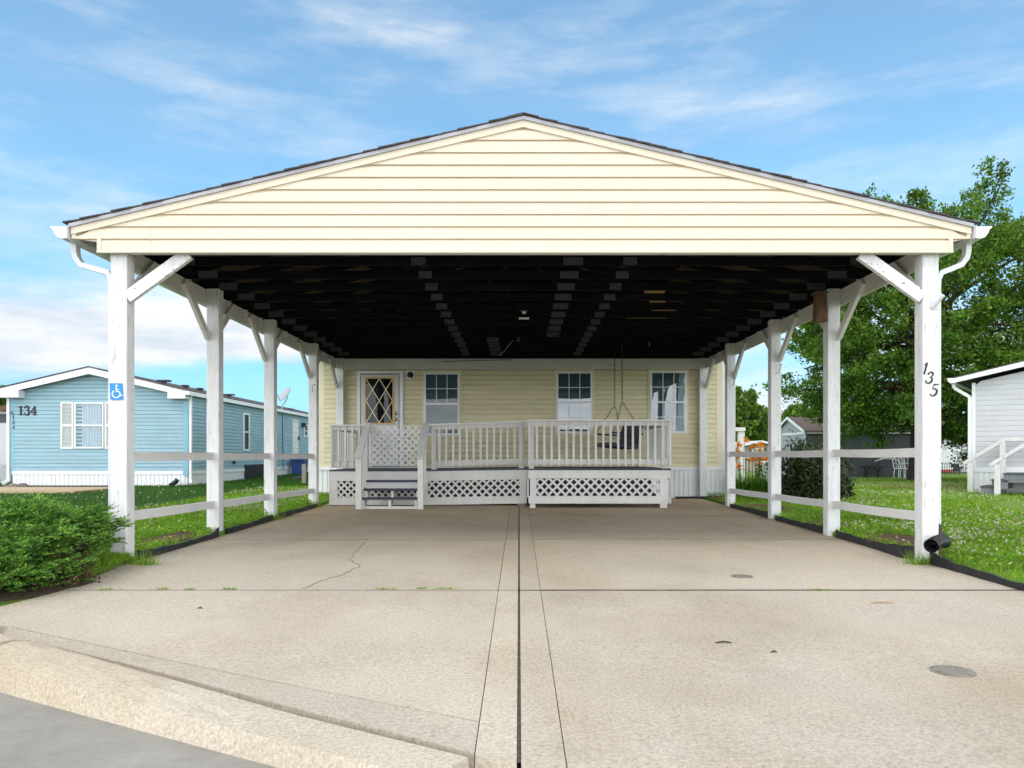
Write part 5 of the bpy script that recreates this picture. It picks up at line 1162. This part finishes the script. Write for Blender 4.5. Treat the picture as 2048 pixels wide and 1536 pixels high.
# juniper in the left foreground
def juniper():
    g = np.random.default_rng(11); t = thing('juniper_bush', 'spreading green juniper bush beside the front left post', 'bush', (-4.1, 6.05, dz(6)))
    lob = [(-4.15, 6.0, .28, .80, .75, .40), (-4.55, 5.75, .24, .65, .6, .38), (-3.80, 5.85, .18, .40, .5, .30), (-3.76, 6.55, .30, .30, .38, .25), (-4.0, 6.5, .34, .46, .45, .33), (-4.75, 6.4, .3, .6, .6, .42), (-3.95, 5.5, .10, .48, .36, .25), (-4.35, 5.35, .10, .5, .34, .26), (-3.68, 5.75, .07, .28, .3, .2), (-3.78, 5.38, .05, .34, .22, .17), (-4.2, 5.28, .06, .42, .24, .22), (-4.7, 5.4, .08, .4, .3, .25)]
    Vs = []; live = []; stems = MB()
    for cx, cy, cz, rx, ry, rz2 in lob:
        K = int(30 * rx * ry / .3)
        dk_ = unit(g.normal(size=(K, 3))); dk_[:, 2] = np.abs(dk_[:, 2]) * 1.1 - .3; dk_ = unit(dk_)
        for c_ in range(K):
            d0 = dk_[c_]; ctr = np.array([cx, cy, cz + dz(6)]) + d0 * np.array([rx, ry, rz2]) * g.uniform(.74, .96)
            for i in range(17):
                o = g.normal(size=3) * np.array([.085, .085, .030]); tip = ctr + o + d0 * .02
                tip[2] = max(tip[2], dz(6) + .012 + g.uniform(0, .03))
                ax = unit(o * np.array([1, 1, .6]) * 9 + d0 * np.array([.9, .9, .25]) + np.array([0, 0, .18]) + g.normal(size=3) * .15); L = g.uniform(.08, .15)
                side = unit(np.cross(ax, [0, 0, 1.0]) + 1e-6); m = 10
                for br in (-1, 0, 1):
                    a2 = unit(ax + side * br * .75 + g.normal(size=3) * .1); L2 = L * (1 if br == 0 else .7)
                    u = np.linspace(.05, 1, m); P = tip - ax * L * .6 + a2[None] * (u * L2)[:, None]
                    for sg2 in (-1, 1):
                        Dv = a2[None] * .8 + side[None] * sg2 * .8 + np.array([0, 0, .25]) + g.normal(size=(m, 3)) * .25
                        Vs.append(leaves(P, .026, Dv, 0, .32))
    for k in range(40):
        a = g.uniform(0, 6.28); e = np.array([-4.1 + .7 * math.cos(a), 6.0 + .55 * math.sin(a), dz(6) + g.uniform(.1, .45)]); stems.tube([(-4.1, 6.05, dz(6)), (lerp(-4.1, e[0], .5), lerp(6.05, e[1], .5), e[2] * .45), tuple(e)], [.022, .014, .005], 5)
    stems.build('stems', M['bark'], t)
    np_mesh('foliage', np.concatenate(Vs), 4, M['juniper'], t)
    n = 2600; P = np.stack([g.normal(-3.60, .09, n), g.normal(6.05, .14, n), dz(6) + np.abs(g.normal(.04, .09, n))], 1); P[:, 0] = np.minimum(P[:, 0], -3.34)
    np_mesh('dead_foliage', leaves(P, .045, g.normal(size=(n, 3)), 0, .25), 4, M['deadneedle'], t)
    # a dark core of dense inner twigs
    n = 9000; d = unit(g.normal(size=(n, 3))); P = np.array([-4.15, 6.02, dz(6) + .16]) + d * np.array([.75, .65, .32]) * g.uniform(.3, .8, n)[:, None]; P[:, 2] = np.maximum(P[:, 2], dz(6))
    np_mesh('inner_twigs', leaves(P, .06, g.normal(size=(n, 3)), 0, .25), 4, M['juniper'], t)
juniper()
# twiggy shrub right of the drive
def shrub():
    g = np.random.default_rng(5); bx, by = 5.55, 14.5; z0 = gz(bx, by); t = thing('shrub', 'dark twiggy shrub with bare upper branches behind the right rails', 'bush', (bx, by, z0)); b = MB(); tips = []
    for k in range(34):
        a = g.uniform(0, 6.28); r = g.uniform(.1, .85); h = g.uniform(.7, 1.32) * (1 - .25 * r); s = (bx - .35 + .25 * g.normal() * .5, by + .1 * g.normal(), z0 - .03)
        e = np.array([bx + r * math.cos(a), by + .7 * r * math.sin(a), z0 + h]); m = (np.array(s) + e) / 2 + g.normal(size=3) * .08
        b.tube([s, tuple(m), tuple(e)], [.026, .016, .005], 5); tips += [m, e, (m + e) / 2]
        for q in range(3):
            f_ = m + (e - m) * g.uniform(.1, .9); e2 = f_ + np.array([g.normal() * .16, g.normal() * .16, g.uniform(.05, .2)]); b.tube([tuple(f_), tuple(e2)], [.008, .003], 4); tips.append(e2)
    b.build('branches', M['bark'], t)
    T = np.array([q for q in tips]); w = np.clip(1.15 - (T[:, 2] - z0) / 1.35, .12, 1)
    idx = g.choice(len(T), 3400, p=w / w.sum()); P = T[idx] + g.normal(size=(3400, 3)) * .075
    low = 2600; a = g.uniform(0, 6.28, low); r = np.sqrt(g.uniform(0, 1, low)); Q = np.stack([bx + .05 + .66 * r * np.cos(a), by + .5 * r * np.sin(a), z0 + .08 + g.uniform(0, .62, low) * (1 - .4 * r)], 1)
    P = np.vstack([P, Q]); np_mesh('leaves', leaves(P, .085, g.normal(size=P.shape) + np.array([0, 0, -.3]), 1, .42), 4, M['shrubleaf'], t)
shrub()
# orange daylilies: clumps, each with leaves, stalks and flowers
def lily(bx, by, label, seed, heads):
    g = np.random.default_rng(seed); z0 = gz(bx, by); t = thing('daylily', label, 'flowers', (bx, by, z0), 'orange daylilies by the house corner'); lv = MB()
    for k in range(150):
        a = g.uniform(0, 6.28); L = g.uniform(.4, .8); w = g.uniform(.010, .017); s = np.array([bx + g.normal() * .07, by + g.normal() * .07, z0 - .01]); dd = np.array([math.cos(a), math.sin(a), 0]); sd = np.array([-math.sin(a), math.cos(a), 0]); P = []
        for i in range(6):
            u = i / 5; P.append(s + dd * L * .75 * u ** 1.5 + np.array([0, 0, L * (1.35 * u - .75 * u * u)]))
        vs = []
        for i, q in enumerate(P): ww = w * (1 - i / 5.3); vs += [q - sd * ww, q + sd * ww]
        lv.add(vs, [(2 * i, 2 * i + 1, 2 * i + 3, 2 * i + 2) for i in range(5)])
    lv.build('leaves', M['lilyleaf'], t)
    for (px, py) in heads:
        hd = np.array(W(px, py, by)); hd[1] += g.normal() * .08
        f_ = MB(); f_.tube([(bx + .3 * (hd[0] - bx), by, z0), tuple(lerp(np.array([bx, by, z0]), hd, .55) + np.array([0, 0, .12])), tuple(hd)], [.008, .006, .005], 5); st_ = f_.build('stalk', M['lilyleaf'], t)
        pt = MB(); ax = np.array(unit(np.array([g.normal() * .7, -.7, .45]))); u = unit(np.cross(ax, [0, 0, 1.0])); v = np.cross(ax, u)
        for k in range(6):
            th = k * math.pi / 3 + (.0 if k % 2 else .1); o = u * math.cos(th) + v * math.sin(th); s = -u * math.sin(th) + v * math.cos(th)
            q0, q1, q2, q3 = hd, hd + ax * .05 + o * .022, hd + ax * .075 + o * .062, hd + ax * .065 + o * .098
            vs = [q0 - s * .006, q0 + s * .006, q1 - s * .017, q1 + s * .017, q2 - s * .018, q2 + s * .018, q3]
            pt.add(vs, [(0, 1, 3, 2), (2, 3, 5, 4), (4, 5, 6)])
        pt.build('flower', M['lily'], st_)
lily(4.52, 15.55, 'orange daylily clump closest to the cream house corner', 1, ((1478, 893), (1471, 906), (1486, 884), (1474, 917), (1476, 935)))
lily(4.80, 15.3, 'middle orange daylily clump in the bed right of the house', 2, ((1512, 895), (1518, 893), (1520, 902), (1507, 921)))
lily(5.02, 15.5, 'orange daylily clump farthest right, next to the dark shrub', 3, ((1519, 918), (1526, 916), (1513, 929), (1530, 921)))

# grass: short blades, dense near the camera; clover blossoms
def area(n, x0, x1, y0, y1, keep=None):
    P = np.stack([R.uniform(x0, x1, n), R.uniform(y0, y1, n)], 1)
    if keep is not None: P = P[keep(P)]
    return np.column_stack([P, [gz(a, b_) for a, b_ in P]])
def off_beds(P):
    k = np.ones(len(P), bool)
    for a, b_, c, d in BEDS: k &= ((P[:, 0] - a) / c) ** 2 + ((P[:, 1] - b_) / d) ** 2 > R.uniform(.4, 1.15, len(P))
    return k
parts = []
for n, x0, x1, y0, y1, h, w in ((16000, 3.80, 6.0, 5.0, 9.5, .060, .0032), (26000, 3.80, 8.0, 9.5, 15.5, .06, .004), (15000, 6.0, 9.5, 6.5, 10, .06, .004), (26000, 5.0, 14.0, 14, 24, .065, .007), (20000, 8.0, 20.0, 24, 35, .07, .011),
                                (2200, -3.80, -3.55, 6.3, 7.12, .06, .004), (16000, -6.0, -3.66, 6.8, 10.5, .065, .0034), (26000, -6.2, -3.66, 10.5, 19, .07, .005)):
    parts.append(blades(area(n, x0, x1, y0, y1, off_beds), h, w))
tag(np_mesh('grass', np.concatenate(parts), 3, M['blade']), 'bright green clover lawn grass beside the drive', 'grass', kind='stuff')
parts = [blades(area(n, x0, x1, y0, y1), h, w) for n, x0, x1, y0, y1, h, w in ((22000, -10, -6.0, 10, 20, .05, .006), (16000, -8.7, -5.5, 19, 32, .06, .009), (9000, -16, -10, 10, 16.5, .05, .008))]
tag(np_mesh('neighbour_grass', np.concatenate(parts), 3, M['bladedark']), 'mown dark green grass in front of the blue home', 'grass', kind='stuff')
cl_ = []
for n, x0, x1, y0, y1, r in ((9000, -5.4, -3.66, 6.9, 11, .022), (9000, -5.6, -3.7, 11, 16, .028), (6000, 3.8, 5.4, 5.0, 8.5, .022), (16000, 3.85, 8, 8.5, 16, .028)):
    P = area(n, x0, x1, y0, y1, lambda q: off_beds(q) & (np.sin(q[:, 0] * 4.1 + q[:, 1] * 2.3) + np.sin(q[:, 1] * 3.3 - q[:, 0] * 2.1) + R.normal(0, .7, len(q)) > -.5)); P[:, 2] += R.uniform(.02, .075, len(P)) * (.6 + .6 * np.abs(np.sin(P[:, 0] * 5 + P[:, 1] * 4)))
    D = R.normal(size=P.shape); D[:, 2] *= .3; cl_.append(leaves(P, r * 1.6, D, 4, .9))
tag(np_mesh('clover_leaves', np.concatenate(cl_), 4, M['blade']), 'bright clover leaves matted in the lawn beside the drive', 'clover', kind='stuff')
def blossoms(P, r):
    n = len(P); out = []
    for k in range(7):
        D = unit(R.normal(size=(n, 3)) + np.array([0, 0, .6])); out.append(leaves(P, r, D, 0, 1.0))
    return np.concatenate(out)
patch = lambda P: (np.sin(P[:, 0] * 1.9 + P[:, 1] * .7) + np.sin(P[:, 1] * 1.3 - P[:, 0] * .8) + R.normal(0, .8, len(P))) > -.2
PB = [area(800, 3.9, 6.5, 5.2, 10, lambda P: off_beds(P) & patch(P)), area(2400, 4.5, 10, 8, 16, lambda P: off_beds(P) & patch(P)), area(4000, 5, 15, 16, 24, patch), area(1500, 9, 18, 24, 32, patch), area(700, -6, -4.3, 7.5, 11, patch), area(1100, -6.1, -3.9, 11, 18, patch), area(160, -10, -6, 12, 20, patch)]
PB = np.concatenate(PB); PB[:, 2] += R.uniform(.05, .085, len(PB)); big = .008 + .00052 * PB[:, 1]
tag(np_mesh('clover_blossoms', np.concatenate([blossoms(PB[i::4], float(big[i::4].mean())) for i in range(4)]), 4, M['clover']), 'white clover blossoms scattered over the lawns', 'flowers', kind='stuff')
# weeds in the drive joint and round the post feet
def tuft(x, y, n, r, h, label, z=None, group='weed tufts at the drive'):
    P = np.stack([x + R.normal(0, r, n), y + R.normal(0, r * .35, n), np.full(n, dz(y) - .01 if z is None else z)], 1)
    o = np_mesh('weed_tuft', blades(P, h, .0035, .9), 3, M['blade'], loc=(x, y, dz(y))); tag(o, label, 'weed', group)
for px, py, r, lab in ((215, 1180, .06, 'grass tuft in the drive joint nearest the juniper'), (325, 1179, .025, 'small tuft in the drive joint, second from the juniper'), (378, 1180, .03, 'short wide tuft in the drive joint, third from the juniper'), (457, 1179, .035, 'tuft in the drive joint midway between juniper and centre line'), (770, 1179, .05, 'widest tuft in the drive joint left of the centre line'), (842, 1178, .02, 'tiny tuft in the drive joint, second left of the centre line'), (890, 1178, .045, 'low tuft in the drive joint nearest the centre line'), (1637, 1181, .045, 'single tuft in the dark joint of the right drive half')):
    x, y = gp(px, py); tuft(x, y, int(50 + 700 * r), r, .028, lab)
for x, y, lab in ((-3.62, 13.7, 'long grass tuft at the foot of the fourth left post'), (3.66, 7.05, 'broad-bladed weeds at the foot of the front right post'), (-3.42, 7.02, 'weeds growing at the foot of the front left post'), (2.75, 15.85, 'weed against the white skirting right of the porch'), (3.95, 15.9, 'weed between the rear right post and the skirting'), (3.86, 11.33, 'spindly weed at the foot of the third right post'), (-3.95, 15.8, 'tall grass against the skirting left of the porch'), (-3.6, 11.3, 'grass tuft at the foot of the third left post')):
    tuft(x, y, 110, .07, .12, lab, dz(y) + .0, 'weeds at post feet and skirting')
# twigs and leaf litter on the drive
for k, (px, py, L, lab) in enumerate(((1447, 1287, .09, 'dark twig lying on the right half of the drive'), (1763, 1207, .16, 'pale straw on the drive near the right lawn'), (1548, 1306, .03, 'tiny dark fleck on the drive nearest the bottom'), (400, 1218, .035, 'dark leaf scrap on the left half of the drive'))):
    x, y = gp(px, py); c = MB(); c.tube([(x - L / 2, y, dz(y) + .005), (x, y + .01, dz(y) + .009), (x + L / 2, y, dz(y) + .005)], [.003, .005, .003], 5); tag(c.build('twig', M['tan'] if k == 1 else M['bark'], loc=(x, y, dz(y))), lab, 'twig')

# ------------------------------------------------------------------ sky, sun, camera
w = bpy.data.worlds.new('World'); S.world = w; w.use_nodes = True; nt = w.node_tree; nt.nodes.clear()
out = nt.nodes.new('ShaderNodeOutputWorld'); bg = nt.nodes.new('ShaderNodeBackground'); nt.links.new(bg.outputs[0], out.inputs[0])
sun_el, sun_az = math.radians(52), math.radians(205)
sky = nt.nodes.new('ShaderNodeTexSky'); sky.sky_type = 'NISHITA'; sky.sun_disc = False; sky.sun_elevation = sun_el; sky.sun_rotation = sun_az; sky.air_density = 1.0; sky.dust_density = .6; sky.ozone_density = 1.5
tc = nt.nodes.new('ShaderNodeTexCoord'); d = tc.outputs['Generated']
sx_ = nt.nodes.new('ShaderNodeSeparateXYZ'); nt.links.new(d, sx_.inputs[0])
def mth(op, a, b_=None, c_=None):
    m = nt.nodes.new('ShaderNodeMath'); m.operation = op
    for i, v in enumerate((a, b_, c_)):
        if v is None: continue
        if isinstance(v, (int, float)): m.inputs[i].default_value = v
        else: nt.links.new(v, m.inputs[i])
    return m.outputs[0]
azi = mth('ARCTAN2', sx_.outputs[0], sx_.outputs[1]); ele = mth('ARCSINE', sx_.outputs[2])
cmb = nt.nodes.new('ShaderNodeCombineXYZ'); nt.links.new(mth('MULTIPLY', azi, 2.2), cmb.inputs[0]); nt.links.new(mth('MULTIPLY', ele, 9.0), cmb.inputs[1])
n1 = noise(nt, cmb.outputs[0], 1.5, 8, .58); 
cmb2 = nt.nodes.new('ShaderNodeCombineXYZ'); nt.links.new(mth('ADD', mth('MULTIPLY', azi, 5.0), mth('MULTIPLY', ele, -5)), cmb2.inputs[0]); nt.links.new(mth('MULTIPLY', ele, 20.0), cmb2.inputs[1]); cmb2.inputs[2].default_value = 4.0
n2 = noise(nt, cmb2.outputs[0], 1.0, 7, .6)
def gauss(ca, ce_, wa, we):
    a = mth('DIVIDE', mth('SUBTRACT', azi, ca), wa); e = mth('DIVIDE', mth('SUBTRACT', ele, ce_), we)
    return mth('EXPONENT', mth('MULTIPLY', mth('ADD', mth('MULTIPLY', a, a), mth('MULTIPLY', e, e)), -1.0))
# cloud bank low on the left, gap under it, thin veil elsewhere, whiter toward the horizon
bank = gauss(-.52, .135, .36, .048); gapb = gauss(-.34, .078, .16, .030); hz = mth('EXPONENT', mth('MULTIPLY', mth('ABSOLUTE', ele), -11.0))
lowr = gauss(.32, .12, .35, .09)
cov = mth('ADD', mth('MULTIPLY', bank, 1.0), mth('ADD', mth('MULTIPLY', mth('SUBTRACT', n1, .5), 1.9), mth('ADD', mth('MULTIPLY', hz, .42), mth('MULTIPLY', lowr, .42))))
cov = mth('ADD', cov, mth('ADD', mth('MULTIPLY', gapb, -1.5), mth('MULTIPLY', mth('SUBTRACT', n2, .5), .34)))
# out-of-view cloud deck, closed overhead and behind the viewer to soften the light
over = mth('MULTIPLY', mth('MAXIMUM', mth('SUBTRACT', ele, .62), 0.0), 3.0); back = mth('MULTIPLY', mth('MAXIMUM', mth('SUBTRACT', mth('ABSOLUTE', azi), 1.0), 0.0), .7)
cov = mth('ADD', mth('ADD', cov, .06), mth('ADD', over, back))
covr = ramp(nt, cov, [(-.0, 0.10), (.30, .34), (.72, 1.0)])
tint = ramp(nt, ele, [(.04, (.44, .58, .86)), (.17, (.66, .80, .95)), (.32, (1.0, 1.0, 1.0))])
bluec = mix(nt, 1.0, mix(nt, 1.0, sky.outputs[0], (1.36, 2.02, 2.02), 'MULTIPLY'), tint, 'MULTIPLY')
cloudc = ramp(nt, mth('ADD', mth('MULTIPLY', n2, .6), mth('MULTIPLY', n1, .4)), [(.36, (5.0, 6.0, 7.4)), (.56, (8.7, 8.8, 8.8))])
vs_ = nt.nodes.new('ShaderNodeVectorMath'); vs_.operation = 'SCALE'; nt.links.new(cloudc, vs_.inputs[0]); nt.links.new(mth('ADD', 1.0, mth('ADD', mth('MINIMUM', mth('MULTIPLY', over, .7), .5), mth('MULTIPLY', mth('MINIMUM', mth('MULTIPLY', back, 2.0), 1.0), mth('MULTIPLY', mth('EXPONENT', mth('MULTIPLY', mth('MULTIPLY', ele, ele), -6.0)), 3.4)))), vs_.inputs['Scale']); cloudc = vs_.outputs[0]  # unseen low sky and overhead cloud brightened to light the carport and porch
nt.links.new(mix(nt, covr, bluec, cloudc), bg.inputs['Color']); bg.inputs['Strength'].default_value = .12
L = bpy.data.lights.new('sun', 'SUN'); L.energy = 1.0; L.angle = math.radians(25); L.color = (1, .955, .88)
so = bpy.data.objects.new('sun', L); COL.objects.link(so)
sd = Vector((math.sin(sun_az) * math.cos(sun_el), math.cos(sun_az) * math.cos(sun_el), math.sin(sun_el)))
so.rotation_euler = sd.to_track_quat('Z', 'Y').to_euler()
cam = bpy.data.cameras.new('camera'); co = bpy.data.objects.new('camera', cam); COL.objects.link(co); S.camera = co
co.location = (0, 0, CZ); co.rotation_euler = (math.radians(90), 0, 0); cam.sensor_width = 36; cam.lens = F / 2048 * 36
cam.shift_x = -(VX - 1024) / 2048; cam.shift_y = (HY - 768) / 2048; cam.clip_end = 2000; cam.clip_start = .05
S.view_settings.view_transform = 'Standard'; S.view_settings.look = 'None'; S.view_settings.exposure = .0; S.view_settings.gamma = 1
S.cycles.max_bounces = 8; S.cycles.transparent_max_bounces = 12
